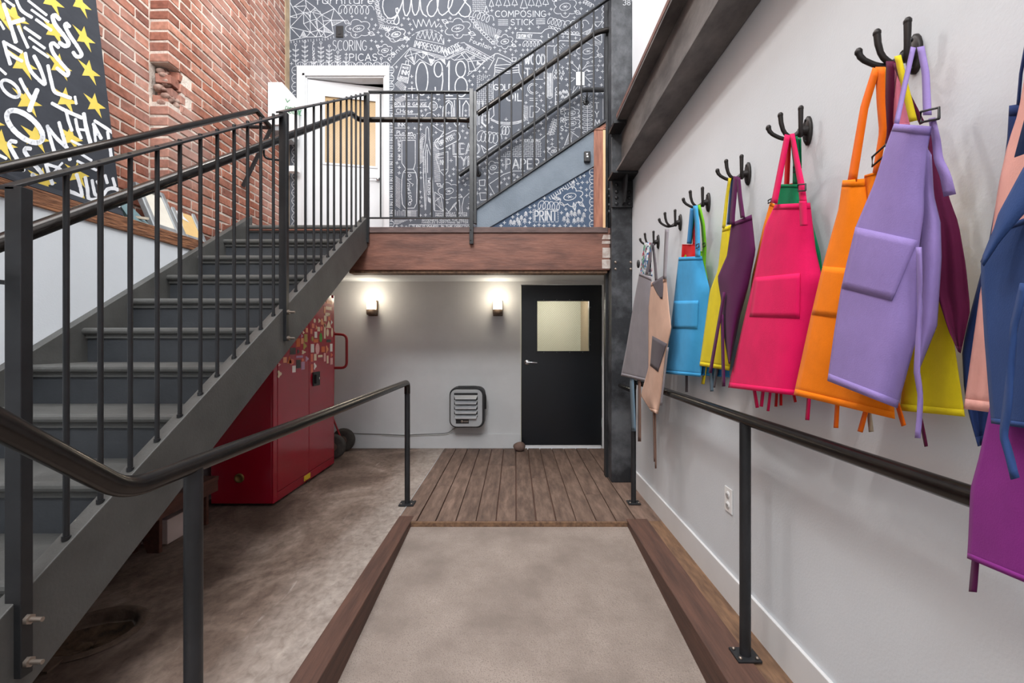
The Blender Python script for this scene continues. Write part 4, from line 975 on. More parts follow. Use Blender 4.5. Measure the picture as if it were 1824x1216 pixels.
# top left: faceted figure
for l in ([(80,40),(80,660),(340,600),(500,600),(580,590),(660,610),(790,540)], [(80,270),(300,205)], [(80,440),(295,215)], [(90,440),(410,525),(545,490),(785,545)], [(90,450),(240,610),(295,500),(345,600)], [(80,40),(180,230),(190,290),(80,270)],
          [(130,110),(330,95),(410,195),(295,205),(150,100),(300,0)], [(320,-30),(345,95),(295,205)], [(330,5),(490,125),(595,240),(795,140),(955,330),(745,330),(795,140)], [(410,195),(490,125)], [(410,190),(595,235)], [(295,205),(405,340),(410,195)], [(405,340),(510,310),(595,240)], [(405,340),(300,385),(300,210)],
          [(300,385),(410,525),(405,340)], [(405,340),(530,490),(510,310)], [(510,310),(630,420),(595,240)], [(595,240),(745,330)], [(615,340),(745,330),(630,420),(530,490)], [(630,420),(785,545),(745,330)], [(630,420),(630,535),(545,490)], [(410,525),(345,600)], [(410,525),(500,600)], [(545,490),(500,600)], [(545,490),(580,590),(630,535),(660,610)], [(450,210),(510,310)], [(955,330),(770,420),(745,330)], [(80,-40),(80,40)], [(80,-40),(320,-30),(600,-40),(795,140)]):
    S(A(l), 1.3)
for k in range(9): S(A([(330+10*k, 215+4*k), (385+3*k, 215+13*k)]), .9); S(A([(640+14*k, 440+10*k), (640+14*k, 530)]), .9); S(A([(455+14*k, 195-6*k+9*max(0, k-4)), (480+12*k, 140+10*k)]), .8)
for k in range(8): S(A([(760+22*k, 345), (775+20*k, 410-9*k)]), .9); S(A([(480+5*k, 350+10*k), (515, 330+16*k)]), .8); S(A([(265+2*k, 590-9*k), (330-4*k, 595-10*k)]), .8)
for k in range(16): S(A([(95+46*k, 665-4*k if k < 12 else 640-14*(k-11)), (99+46*k, 700-4*k if k < 12 else 672-14*(k-11))]), 1.0)
coil(*A([(870, 150)])[0], *A([(1400, 160)])[0], 6, 9)
hatch(*A([(1430, 0)])[0], *A([(1540, 460)])[0], 18, 8, -2.5); hatch(*A([(1560, 400)])[0], *A([(1720, 420)])[0], 6, -4, 8)
S(A([(1640,-60),(1590,20),(1582,110),(1610,220),(1670,290),(1740,302),(1800,280)]), 1.9)
for k in range(9):
    a = math.radians(200-14*k); S(arc(508+(1735+240*math.cos(a))/9.12, (90+270*math.sin(a))/9.12, 3.2, 3.2, 0, 360, 7), 1.0)
flower(*A([(1190, 465)])[0], 23, 17, 5); flower(*A([(1620, 820)])[0], 14, 11, 6); flower(*A([(1800, 560)])[0], 19, 14, 5)
text('furniture', *A([(500, 60)])[0], 14, 102, 0, 1.7)
text('SCORING', *A([(775, 820)])[0], 18, 60, 0, 1.3); text('PICAS', *A([(1045, 985)])[0], 12, 49, 0, 1.7); vtext('SLUGS', 508+460/9.12, 671/9.12, 935/9.12, 5)
for x, y0, y1, n in ((170,740,1060,3), (320,690,1060,4), (580,710,1060,4), (715,760,1060,4), (855,860,1060,3), (465,970,1060,1), (990,955,1060,1), (1560,960,1060,0)): stem(508+x/9.12, y0/9.12, y1/9.12, n)
scallops(528, 118, 694, 118, 11, (0, -1)); scallops(694.5, 118, 694.5, 406, 20, (1, 0)); scallops(527, 118, 527, 408, 20, (-1, 0), 1)
for k in range(60): S([(693+(k % 2), 120+4.8*k), (699, 120+4.8*k)], .9)
# "guides"
for l in ([(0,295),(60,300),(120,270),(160,230),(180,170),(165,130),(140,140),(140,190),(170,250),(190,310),(185,370),(150,400),(110,385),(105,340),(150,260),(200,160),(250,20),(255,-60)], [(255,-60),(260,150),(290,250),(320,255),(360,180),(385,20),(390,-60)], [(390,-60),(395,60),(410,180),(440,245),(470,240),(510,160),(530,-40)], [(530,-40),(545,150),(580,230),(640,270)],
          [(760,-30),(690,30),(650,110),(645,170),(665,240),(705,270),(750,258),(800,180),(820,100),(835,-50)], [(805,-50),(815,130),(845,215),(890,250),(940,220),(985,180),(1040,90),(1062,0),(1030,-40),(995,20),(985,120),(1010,200),(1060,245),(1110,240),(1160,190),(1260,35),(1300,-40)], [(1230,-20),(1270,40),(1340,110),(1357,190),(1320,262),(1260,275),(1200,255),(1163,210)]):
    S(B(l), 2.3)
S(B([(415,320),(475,455),(500,315),(550,430),(580,310),(635,430),(680,310),(715,440),(770,345),(790,445),(845,380)]), 1.3)
dash = [(300,700),(340,640),(400,580),(460,535),(520,510),(600,490),(690,485),(760,495),(820,520),(870,555),(910,600)]
for i in range(0, len(dash)-1): S(B([dash[i], tuple(.35*p+.65*q for p, q in zip(dash[i], dash[i+1]))][:2] if False else [dash[i], (dash[i][0]*.35+dash[i+1][0]*.65, dash[i][1]*.35+dash[i+1][1]*.65)]), 1.1)
flower(*B([(1145, 460)])[0], 25, 18, 6); flower(*B([(150, 555)])[0], 17, 13, 6)
S(B([(470,625),(495,545),(530,620),(580,525),(610,630),(645,540),(680,640),(722,540),(750,660),(790,580),(830,680),(868,600),(905,700),(918,620),(918,720),(470,630)]), 1.1)
for x, y in ((515,545),(580,520),(645,535),(722,535),(790,572),(868,595)): S(arc(690+x/9.12, y/9.12-1.5, 1.6, 1.6, 0, 360, 6), 1.0)
text('IMPRESSION', *B([(428, 760)])[0], 11.5, 55, 13, 1.5)
text('LINOTYPE', *B([(940, 920)])[0], 12, 33, -26, 1.4); text('OF PRINTERS', *B([(1060, 885)])[0], 5, 22, -26, .8); text('BEVELOPS THE', *B([(1280, 790)])[0], 6, 44, 30, .9)
for l in ([(60,1100),(370,775),(980,940),(1260,800),(1620,975)], [(370,800),(975,960),(1265,830),(1590,990)], [(370,790),(280,920),(435,1050),(520,960),(715,1065),(780,985),(860,960),(945,1050),(920,950)], [(370,800),(440,1040)], [(470,860),(435,1050)], [(470,860),(280,920)], [(470,860),(580,950),(580,840),(470,860)], [(640,870),(580,950)], [(640,870),(715,1065)], [(640,870),(770,930),(715,1065)], [(770,930),(900,960)], [(640,870),(580,840)],
          [(1040,950),(1090,980),(1260,950),(1310,1000),(1370,990),(1260,850),(1090,980)], [(1260,830),(1200,870),(1260,950)], [(1310,1000),(1330,1160),(1310,1200)], [(1370,990),(1580,980),(1440,1150),(1370,990)], [(1440,1150),(1330,1160)], [(1250,695),(1740,960)], [(1270,720),(1700,985)], [(1190,700),(1250,690)], [(1600,985),(1300,1230)], [(1460,990),(1520,1060)], [(1370,1000),(1440,1150)]):
    S(B(l), 1.2)
for k in range(10):
    S(B([(350+9*k, 930+10*k), (425, 925+12*k)]), .8); S(B([(680+8*k, 950+2*k), (705+7*k, 1040-7*k)]), .8); S(B([(880+6*k, 965), (885+6*k, 975+8*k)]), .8); S(B([(1290+14*k, 960-8*k), (1310+12*k, 975-2*k)]), .8); S(B([(1460+6*k, 1000+4*k), (1450+12*k, 1060-2*k)]), .8); S(B([(590+6*k, 850), (600+6*k, 880+2*k)]), .7)
text('points', *B([(35, 990)])[0], 9, 38, -44, 1.2); text('Fountain', *B([(1335, 680)])[0], 9, 40, 21, 1.2)
hatch(*B([(1420, 310)])[0], *B([(1760, 470)])[0], 14, -2.5, 16)
hatch(*B([(1800, 480)])[0], *B([(1700, 700)])[0], 12, 6, 3)
for k in range(11): S(arc(690+(1355+36*k)/9.12, (295+44*min(k, 5)+36*max(0, k-5))/9.12, 3, 3, 0, 330, 7), 1.1)
coil(*B([(1400, 220)])[0], *B([(1690, 320)])[0], 4, 8)
for i in range(7):
    for j in range(7):
        x, y = 690+(1385+32*i)/9.12, (-20+32*j)/9.12
        S([(x, y), (x+2.4, y)] if (i+j) % 2 else [(x+1, y-1.2), (x+1, y+1.4)], 1.2)
for x, w, h in ((1690, 4, 12), (1610, 4, 11)): tree(690+x/9.12, (100 if x > 1650 else 195)/9.12, w, h)
# right top
for x, y, w, h in ((75,85,5,14), (210,90,5.5,15), (335,80,5,13), (485,130,6.5,20), (605,85,5.5,15), (725,95,5,15), (840,70,5,14)): tree(880+x/9.12, y/9.12, w, h)
text('COMPOSING', *Cz([(22, 272)])[0], 10.5, 90, 0, 1.5); text('STICK', *Cz([(275, 405)])[0], 10, 40, 0, 1.5)
for y in (322, 350, 378, 404): S(Cz([(68, y), (225, y)]), 1.2)
for y in (310, 336, 362, 388): S(Cz([(685, y), (828, y-4)]), 1.2)
flower(*Cz([(1155, 110)])[0], 22, 19, 6); flower(*Cz([(175, 675)])[0], 16, 13, 6); flower(*Cz([(1530, 830)])[0], 21, 15, 5)
coil(*Cz([(880, 330)])[0], *Cz([(1120, 390)])[0], 4, 7); coil(*Cz([(1130, 400)])[0], *Cz([(1500, 390)])[0], 4, 8)
for l in ([(375,525),(770,540),(830,480),(900,455),(990,475),(1060,545),(1430,580)], [(375,525),(365,620),(760,650),(790,700),(840,770)], [(1430,580),(1380,670),(1070,660),(1010,740),(980,770),(970,950)], [(860,760),(860,1150)], [(1075,550),(1390,552)], [(880,550),(880,610),(960,610)], [(960,540),(960,690)], [(860,750),(900,742),(940,750),(985,742)]): S(Cz(l), 1.5)
text('QUOIN KEY', *Cz([(392, 612)])[0], 6, 25, 0, 1.3); coil(*Cz([(470, 710)])[0], *Cz([(760, 710)])[0], 5, 6)
scallops(*Cz([(885, 440)])[0], *Cz([(1080, 490)])[0], 4, (0, -1), 0); scallops(*Cz([(1110, 540)])[0], *Cz([(1380, 545)])[0], 5, (0, -1), 0)
for l in ([(1620,360),(1760,350),(1680,440),(1620,360)], [(1420,545),(1590,460),(1530,560),(1420,545)], [(1590,460),(1610,380),(1680,440)], [(1630,610),(1750,560),(1750,690),(1630,610)], [(1640,180),(1690,150)]): S(Cz(l), 1.2)
hatch(*Cz([(1490, 510)])[0], *Cz([(1560, 480)])[0], 7, 2, 8, .8); hatch(*Cz([(1640, 660)])[0], *Cz([(1740, 690)])[0], 7, -2, 5, .8)
text('WOOD', *Cz([(495, 1050)])[0], 18.5, 37, 0, 1.3); text('WOOD', *Cz([(512, 1036)])[0], 15, 34, 0, 1.0); text('TYPE', *Cz([(500, 1270)])[0], 18, 42, 0, 1.3); text('TYPE', *Cz([(512, 1260)])[0], 15, 40, 0, 1.0)
text('split', *Cz([(1010, 890)])[0], 8, 24, -45, 1.0)
scallops(1077, 2, 1077, 60, 6, (-1, 0), 0)
text('Savy', *Cz([(1460, 60)])[0] , 8, 18, 30, 1.1) if False else coil(*Cz([(1460, 20)])[0], *Cz([(1600, 100)])[0], 4, 4)
# middle: 0918 and the ink bottle
def ell(cx, cy, rx, ry, t=0): return [(cx+rx*math.cos(a)*math.cos(t)-ry*math.sin(a)*math.sin(t), cy+rx*math.cos(a)*math.sin(t)+ry*math.sin(a)*math.cos(t)) for a in [i*math.pi/14 for i in range(29)]]
for l in (ell(652,365,98,268), ell(918,215,66,122), [(985,200),(992,400),(975,540),(935,622),(895,622),(872,570),(868,505)], [(1060,170),(1098,80),(1092,640)], [(1040,642),(1152,642)], ell(1282,210,78,130), ell(1290,500,100,156)): S(Dz(l), 2.4)
S(Dz([(1088,90),(1086,640)]), 2.0)
for l in ([(330,125),(250,375),(420,440),(468,150),(330,125)], [(345,130),(460,155)], [(385,125),(395,75),(435,80),(432,140)], [(272,345),(430,400)], [(262,360),(425,420)]): S(Dz(l), 1.4)
text('INK', *Dz([(318, 290)])[0], 7.5, 13, 10, 1.8); text('MATE', *Dz([(335, 200)])[0], 4, 11, 10, 1.0); text('BRAND', *Dz([(292, 350)])[0], 3.5, 14, 12, .9)
hatch(*Dz([(215, 460)])[0], *Dz([(330, 570)])[0], 8, 8, -8); hatch(*Dz([(210, 700)])[0], *Dz([(340, 640)])[0], 8, 7, 7)
for x, y, h in ((380, 490, 14), (490, 490, 14), (380, 610, 8), (500, 620, 8)): S(Dz([(x, y), (x, y+h*8)]), 1.8)
S(Dz([(430, 525), (545, 525)]), 1.5); S(Dz([(330, 650), (450, 650)]), 1.5)
text('ROLLER GAUGE', *Dz([(210, 805)])[0], 5.5, 57, 0, 1.2); S(Dz([(205, 822), (765, 822)]), 1.8); S(Dz(ell(835, 810, 68, 72)), 1.5)
for y in (780, 800, 820, 840): S(Dz([(790, y), (880, y)]), 1.0)
text('CHase', *Dz([(238, 920)])[0], 7, 29, 0, 1.3); S(Dz([(205, 942), (575, 942)]), 1.3); S(arc(680+590/9.12, 100+942/9.12, 1.6, 1.6, 0, 360, 6), 1)
text('INK', *Dz([(262, 1145)])[0], 6.5, 13, 0, 1.3); S(Dz([(205, 1167), (390, 1167)]), 1.2)
for k in range(16): S(Dz([(380+22*k, 712), (386+22*k, 712)]), 1.4)
for l in ([(990,980),(995,850),(1040,740),(1090,715),(1140,750),(1160,850),(1160,980)], [(1040,980),(1045,800),(1090,740),(1130,800),(1135,980)], [(1180,720),(1185,980)], [(1265,720),(1270,980)], [(1310,980),(1320,800),(1370,720),(1420,800),(1420,980)], [(1180,1000),(1180,1100),(1215,1140),(1260,1110),(1270,980)], [(1545,720),(1545,1120)], [(1580,720),(1580,1110)], [(1640,720),(1640,1080),(1690,1130),(1740,1080),(1740,900)], [(1620,980),(1620,1080),(1690,1150)], [(1040,690),(1420,690)]): S(Dz(l), 1.8)
S(Dz([(705,980),(740,930),(790,915),(840,940),(880,975)]), 1.3)
for i in range(8):
    for j in range(14):
        x, y = 680+(1545+32*i)/9.12, 100+(330+34*j)/9.12-(i*2.2 if j < 4 else 0)
        if y > 133: S([(x, y), (x+2.6, y)] if (i*3+j) % 2 else [(x+1, y-1.6), (x+1, y+1.6)], 1.1)
# jar of golden oil, brush, grippers
for l in ([(100,220),(100,330),(75,450),(70,700),(85,1000),(35,1055)], [(470,215),(475,340),(522,460),(525,950),(575,1058)], [(30,1050),(150,1105),(300,1125),(450,1105),(575,1058)], [(40,1075),(150,1128),(300,1146),(450,1128),(570,1080)], [(100,230),(280,215),(470,225)], [(100,260),(290,285),(470,255)], [(105,300),(290,325),(470,300)], [(115,330),(290,352),(465,335)], [(75,110),(100,50),(150,45),(330,130),(370,175)], [(150,110),(110,220)], [(150,115),(200,120),(350,195)], [(365,110),(430,110),(425,165),(370,165),(365,110)], [(90,130),(0,290)], [(0,120),(90,60)]): S(Ez(l), 1.5)
for k in range(28): S(Ez([(50+18*k, 1062+44*math.sin(math.pi*(k+1)/29)), (50+18*k, 1084+44*math.sin(math.pi*(k+1)/29))]), .9)
text('GOLDEN', *Ez([(85, 610)])[0], 10, 50, 0, 1.9); text('OIL', *Ez([(275, 780)])[0], 14, 28, 0, 1.5); text('OIL', *Ez([(288, 770)])[0], 12, 27, 0, 1.0)
for l in (arc(700,590,95,85,40,310,9), arc(700,590,70,62,40,310,9), [(640,1030),(645,860),(740,860),(795,900),(760,950),(690,955),(690,1030),(640,1030)], [(905,350),(905,720),(950,748),(992,720),(995,330),(1015,280),(1010,20)], [(905,350),(895,0)], [(930,350),(925,700)], [(960,350),(965,700)], [(690,445),(840,445)], [(830,910),(885,960),(740,1055)], [(640,740),(760,740)], [(640,770),(760,770)]): S(Ez(l), 1.3)
for k in range(6): S(Ez([(915+13*k, 350), (912+13*k, 715)]), .9)
hatch(*Ez([(545, 850)])[0], *Ez([(545, 1060)])[0], 11, 8, 2, 1.1)
vtext('GRIP', 870+1055/8.686, 90+560/8.686, 90+860/8.686, 7.5, 1.5); vtext('ERS', 845+905/5.79, 200-12, 200+190/5.79, 8, 1.6); vtext('TYMPAN', 870+1675/8.686, 90+770/8.686, 90+1560/8.686, 11, 1.5)
for x, y in ((1045,345),(1098,350),(1155,360),(1025,425),(1075,430),(1130,440)): tree(870+x/8.686, 90+y/8.686, 2.2, 6)
for x, y in ((1110,690),(1160,665),(1210,670),(1150,745),(1200,760),(1245,720)): fir(870+x/8.686, 90+y/8.686, 7)
for l in ([(1290,185),(1400,300)], [(1535,190),(1450,300)], [(1410,215),(1385,330),(1435,330),(1410,215)], [(1300,290),(1350,320)], [(1450,290),(1540,240),(1650,230)], [(1480,330),(1540,290)], [(1330,550),(1300,660),(1390,550)], [(1280,420),(1340,430),(1280,480)], [(1520,380),(1610,360)], [(1520,440),(1620,430)], [(1500,400),(1560,470),(1590,490)], [(1410,550),(1410,600)]): S(Ez(l), 1.2)
for x, y in ((1290,180), (1540,185)): S(arc(870+x/8.686, 90+y/8.686, 2, 2, 0, 360, 7), 1.1)
for k in range(9): S(Ez([(1510+12*k, 290+4*k), (1550+8*k, 330-2*k)]), .9)
for k in range(14):
    a = math.pi*(k+1)/7.5; S([(870+(1532+55*math.cos(a))/8.686, 90+(770+60*math.sin(a))/8.686), (870+(1532+85*math.cos(a))/8.686, 90+(770+92*math.sin(a))/8.686)], 1.1)
S(Ez([(1532,850),(1532,1420)]), 1.2)
for k in range(8):
    y = 870+66*k
    for s in (-1, 1): S(Ez([(1532, y+20), (1532+s*50, y+20), (1532+s*82, y), (1532+s*50, y-16), (1532, y)]), 1.0)
flower(*Ez([(1290, 970)])[0], 15, 11, 6); flower(*Ez([(1300, 1130)])[0], 15, 11, 6)
S([(1074, 176), (1074, 212)], .9)
# lower middle: knife, tweezers, brayer
text('PLaTen', *Fz([(108, 122)])[0], 6, 28, 0, 1.3); S(Fz([(80, 135), (300, 135)]), 1.3); S(arc(690+310/6.4, 220+135/6.4, 2.2, 2.2, 0, 360, 7), 1.1); text('XXXXXXX', *Fz([(95, 175)])[0], 3.6, 36, 0, .9)
for l in ([(165,190),(318,190),(318,450),(298,520),(212,520),(165,450),(165,190)], [(212,520),(180,555),(165,640),(162,800),(172,920),(205,965),(305,962),(332,910),(338,640),(325,560),(298,520)], [(180,557),(325,560)]): S(Fz(l), 1.5)
for y in (592, 915): S(arc(690+254/6.4, 220+y/6.4, 2.4, 2.6, 0, 360, 8), 1.3)
text('Lawson', *Fz([(215, 640)])[0], 9, 40, 82, 1.3); S(Fz([(215,600),(230,640),(270,680),(295,690),(285,710)]), 1.2)
text('INK KNIFE', *Fz([(150, 415)])[0], 4.5, 36, -90, 1.2)
for l in ([(430,985),(410,560),(410,330),(435,190),(440,60),(455,35),(470,60),(475,180),(505,330),(512,600),(530,985)], [(438,980),(442,600),(432,340),(450,232),(470,300),(495,360)], [(455,300),(458,560)]): S(Fz(l), 1.3)
text('TWEEZERS', *Fz([(460, 615)])[0], 4.5, 31, 90, 1.1)
hatch(*Fz([(360, 200)])[0], *Fz([(360, 470)])[0], 16, 7, -7, 1.0); hatch(*Fz([(390, 110)])[0], *Fz([(350, 260)])[0], 10, 6, 4, 1.0); hatch(*Fz([(520, 220)])[0], *Fz([(540, 660)])[0], 30, 10, -1, 1.0); hatch(*Fz([(95, 600)])[0], *Fz([(95, 930)])[0], 20, 8, 6, .9); hatch(*Fz([(410, 380)])[0], *Fz([(410, 560)])[0], 12, 4, 0, .9); hatch(*Fz([(460, 830)])[0], *Fz([(500, 860)])[0], 7, 1, 9, .9)
t = math.radians(-27)
def rr_(cx, cy, a, b, r=.5):
    pts = []
    for (sx, sy, a0) in ((1, -1, -90), (1, 1, 0), (-1, 1, 90), (-1, -1, 180)):
        for k in range(5):
            q = math.radians(a0+90*k/4); x, y = sx*(a-b*r)+b*r*math.cos(q), sy*(b-b*r)+b*r*math.sin(q); pts.append((cx+x*math.cos(t)-y*math.sin(t), cy+x*math.sin(t)+y*math.cos(t)))
    return pts+[pts[0]]
S(Fz(rr_(685, 185, 150, 62, .8)), 1.8); text('BRAYER', *Fz([(605, 250)])[0], 7.5, 27, -27, 1.5); S(Fz([(490,0),(600,80),(645,95)]), 1.3); S(Fz([(640,100),(560,215)]), 2); S(Fz([(645,60),(640,110)]), 1.5)
hatch(*Fz([(600, 190)])[0], *Fz([(760, 105)])[0], 12, 2, 4, .9)
for l in ([(555,350),(690,320),(690,540),(650,600),(600,540),(555,400),(555,350)], [(570,365),(655,345),(655,385),(575,395),(570,365)], [(610,530),(690,520)]): S(Fz(l), 1.3)
text('INK', *Fz([(600, 470)])[0], 9, 8, 0, 1.0)
for o_, w_ in (((748, 352), 1.4), ((762, 342), 1.0)):
    text('LEAD', *Fz([o_])[0], 20-(1 if w_ < 1.2 else 0)*3, 46, 0, w_); text('TYPE', *Fz([(o_[0]+4, o_[1]+130)])[0], 17-(1 if w_ < 1.2 else 0)*3, 46, 0, w_)
flower(*Fz([(700, 770)])[0], 19, 16, 5)
for l in ([(540,780),(540,995),(640,1000),(610,830),(540,780)], [(540,890),(610,830)], [(555,920),(640,1000)], [(660,960),(700,1010),(820,870),(760,920),(700,1010)], [(760,920),(790,990)], [(820,870),(830,1020)], [(935,790),(870,850),(850,950),(855,1020)]): S(Fz(l), 1.3)
hatch(*Fz([(560, 850)])[0], *Fz([(600, 980)])[0], 10, 5, 0, .9)
for i, s in enumerate(('MANY GREAT PRINTS', 'PRINTMAKERS LATER')): text(s, *Fz([(550, 1032+26*i)])[0], 2.8, 56, 0, .8)
for i, s in enumerate(('GOODNESS KNOWS THE PRESS', 'HANDLES EVERYTHING BETTER')): text(s, *Fz([(395, 1110+26*i)])[0], 2.8, 82, 0, .8)
text('TURN FLYWHEEL IN THIS DIRECTION', *Fz([(285, 1196)])[0], 5.5, 105, 0, 1.2); S(Fz([(245, 1200), (250, 1152), (1000, 1150)]), 1.2)
for k in range(7): S(Fz([(90+22*k, 985+12*(k % 2)), (90+22*k, 1050)]), 1); S(Fz([(180+10*k, 990), (340-6*k, 990+11*k)]), .9) if k < 1 else S(Fz([(190+12*k, 995), (190+12*k, 1055)]), 1.0)
for k in range(6): S(Fz([(220, 1000+11*k), (330, 1000+11*k)]), .9); S(Fz([(80, 1100+9*k), (230-20*k, 1100+9*k)]), .9)
# lower right, behind the upper flight
text('HEIDELBERG', *Gz([(470, 304)])[0], 4.5, 36, 0, 1.2)
for j in range(9):
    for i in range(20):
        x, y = 845+(275+21*i)/5.79, 200+(318+17*j)/5.79
        if y > 200+(610-.62*(275+21*i))/5.79: S([(x, y), (x+2.6, y)] if (i+j*2) % 3 else [(x+1, y-1.2), (x+1, y+1.3)], 1.1)
text('PAPER', *Gz([(322, 588)])[0], 19, 60, 0, 1.4); text('PAPER', *Gz([(335, 575)])[0], 15, 58, 0, 1.0)
coil(*Gz([(40, 240)])[0], *Gz([(250, 270)])[0], 5, 11); coil(*Gz([(270, 180)])[0], *Gz([(360, 190)])[0], 3, 9)
flower(*Gz([(195, 570)])[0], 13, 12, 5); flower(*Gz([(820, 400)])[0], 11, 8, 5)
for l in ([(160,735),(300,640),(400,605),(520,605)], [(150,740),(210,850)], [(50,700),(110,695),(105,755),(55,755),(50,700)], [(55,830),(125,830),(130,900),(65,905),(55,830)], [(780,240),(830,70)], [(930,340),(985,190),(1000,310)], [(985,190),(1080,260)], [(680,280),(780,200)], [(70,340),(100,420),(230,330),(130,390),(70,340)]): S(Gz(l), 1.4)
for k in range(7):
    x, y = 790+8*k, 230-25*k
    for s in (-1, 1): S(Gz([(x, y), (x+s*22, y-18), (x+s*36, y-8), (x+s*14, y+2), (x, y)]), 1.0)
hatch(*Gz([(940, 330)])[0], *Gz([(985, 210)])[0], 8, 8, -2, .9)
MURAL = STK; STK = []
# fill the ground of the drawing with little crosses, clear of everything drawn
occ = set()
def mark(pl, r):
    for (ax, ay), (bx, by) in zip(pl, pl[1:]):
        n = max(1, int(math.hypot(bx-ax, by-ay)/1.5))
        for i in range(n+1):
            x, y = ax+(bx-ax)*i/n, ay+(by-ay)*i/n
            for dx in range(-r, r+1):
                for dy in range(-r, r+1): occ.add((int(x)+dx, int(y)+dy))
for pl, w in MURAL: mark(pl, 2)
holes = [(526, 112, 696, 420), (684, -5, 835, 30), (738, 105, 836, 172), (880, 126, 932, 212), (598, 45, 614, 68), (1024, 127, 1043, 154), (715, 248, 744, 372), (752, 250, 772, 375), (880, 18, 975, 46), (965, 48, 1000, 85), (520, -40, 600, 66), (694, 245, 700, 408)]
holes += [(688, -120, 840, 0), (975, 85, 986, 130)]
def blocked(x, y): return any(a <= x <= c and b <= y <= d for a, b, c, d in holes)
pts = []; grid = {}
for _ in range(22000):
    x, y = random.uniform(516, 1085), random.uniform(-120, 405)
    if blocked(x, y) or any((int(x)+dx, int(y)+dy) in occ for dx in (-2, 0, 2) for dy in (-2, 0, 2)): continue
    gx, gy = int(x/8), int(y/8)
    if any(math.hypot(x-a, y-b) < 7.6 for i in (-1, 0, 1) for j in (-1, 0, 1) for a, b in grid.get((gx+i, gy+j), [])): continue
    grid.setdefault((gx, gy), []).append((x, y)); pts.append((x, y))
CROSS = []
for x, y in pts:
    r = random.uniform(2.2, 2.9); t = random.uniform(-.15, .15)
    if random.random() < .05: CROSS.append((arc(x, y, 1.5, 1.5, 0, 360, 7), 1.0)); continue
    CROSS.append(([(x-r*math.cos(t), y-r*math.sin(t)), (x+r*math.cos(t), y+r*math.sin(t))], 1.2)); CROSS.append(([(x+r*math.sin(t), y-r*math.cos(t)), (x-r*math.sin(t), y+r*math.cos(t))], 1.2))
def chalk(name, strokes, plane, mat, parent, kind=None, scale=1, rnd=False, nrm=(0, -1, 0)):
    """strokes -> thin raised ribbons; plane(px, py) gives the world point and the ribbon is flat in that plane"""
    mb = MB(); rng = random.Random(3); cnt = 0
    for pl, w in strokes:
        w = w*scale
        for (ax, ay), (bx, by) in zip(pl, pl[1:]):
            L_ = math.hypot(bx-ax, by-ay)
            if L_ < 1e-6: continue
            ux, uy = (bx-ax)/L_, (by-ay)/L_; e = w*.3; wa, wb = w*.5*rng.uniform(.85, 1.1), w*.5*rng.uniform(.85, 1.1)
            q = [plane(ax-ux*e-uy*wa, ay-uy*e+ux*wa), plane(ax-ux*e+uy*wa, ay-uy*e-ux*wa), plane(bx+ux*e+uy*wb, by+uy*e-ux*wb), plane(bx+ux*e-uy*wb, by+uy*e+ux*wb)]
            cnt += 1; k_ = (cnt % 9)*5e-5; mb.add([(a_+nrm[0]*k_, b_+nrm[1]*k_, c_+nrm[2]*k_) for a_, b_, c_ in q], [(0, 1, 2, 3)])
        if rnd:
            for (ax, ay) in pl:
                cnt += 1; k_ = (cnt % 9)*5e-5
                mb.add([tuple(a_+n_*k_ for a_, n_ in zip(plane(ax+w*.5*math.cos(k*math.pi/5), ay+w*.5*math.sin(k*math.pi/5)), nrm)) for k in range(10)], [tuple(range(10))])
    o = mb.build(name, mat, parent)
    if kind: o['kind'] = kind
    return o
wallp = lambda px, py: P(px, py, y=YB-.0012)
# nothing is drawn over the white door frame
MURAL = [(p, w) for p, w in MURAL if not all(529 < x < 693 and y > 120 for x, y in p)]
chalk('chalk_drawing', MURAL, wallp, m_chalk, wu, 'stuff', .82); chalk('chalk_crosses', CROSS, wallp, m_chalk, wu, 'stuff', .8)
# the triangle under the upper flight
STK = []
cx, cy = Gz([(985, 870)])[0]
flower(cx, cy, 25, 18, 7, 0, 0, 1.4)
for a, b, t in ((1015, 750, -85), (850, 890, 185), (1030, 970, 80), (1100, 945, 40)):
    x, y = Gz([(a, b)])[0]; t = math.radians(t); ux, uy = math.cos(t), math.sin(t)
    S([(x-ux*7, y-uy*7), (x-uy*3, y+ux*3), (x+ux*8, y+uy*8), (x+uy*3, y-ux*3), (x-ux*7, y-uy*7)], 1.3); S([(x-ux*7, y-uy*7), (x+ux*8, y+uy*8)], 1.0)
coil(*Gz([(660, 950)])[0], *Gz([(900, 970)])[0], 5, 8, 1.3)
text('PRINT', *Gz([(624, 1115)])[0], 17, 39, 0, 2.4)
bxs = [(605, 1000), (860, 1000), (865, 1130), (608, 1130), (605, 1000)]
for (a, b), (c, d) in zip(bxs, bxs[1:]):
    for k in range(6): S(Gz([(a+(c-a)*(k+.1)/6, b+(d-b)*(k+.1)/6), (a+(c-a)*(k+.7)/6, b+(d-b)*(k+.7)/6)]), 1.1)
hatch(*Gz([(770, 870)])[0], *Gz([(1040, 680)])[0], 14, 3, 5, 1.3)
for x, y in ((375,1165),(410,1170),(445,1140),(465,1175),(485,1120),(520,1150),(530,1080),(960,1090),(1000,1070),(1035,1080),(1078,1060),(1128,1090),(925,1130),(965,1150),(1030,1150),(1070,1140),(1110,1140)): fir(*Gz([(x, y)])[0], 10)
scallops(1056.5, 300, 1056.5, 406, 8, (-1, 0), 1)
PANEL = STK; STK = []; occ.clear()
for pl, w in PANEL: mark(pl, 2)
pts = []
for _ in range(3000):
    x, y = random.uniform(890, 1046), random.uniform(305, 404)
    if y < 402+(x-877)*(296-402)/(1058-877)+5 or any((int(x)+dx, int(y)+dy) in occ for dx in (-2, 0, 2) for dy in (-2, 0, 2)) or (953 < x < 994 and 375 < y < 393) or (1000 < x < 1032 and 337 < y < 362): continue
    if all(math.hypot(x-a, y-b) > 7.4 for a, b in pts): pts.append((x, y))
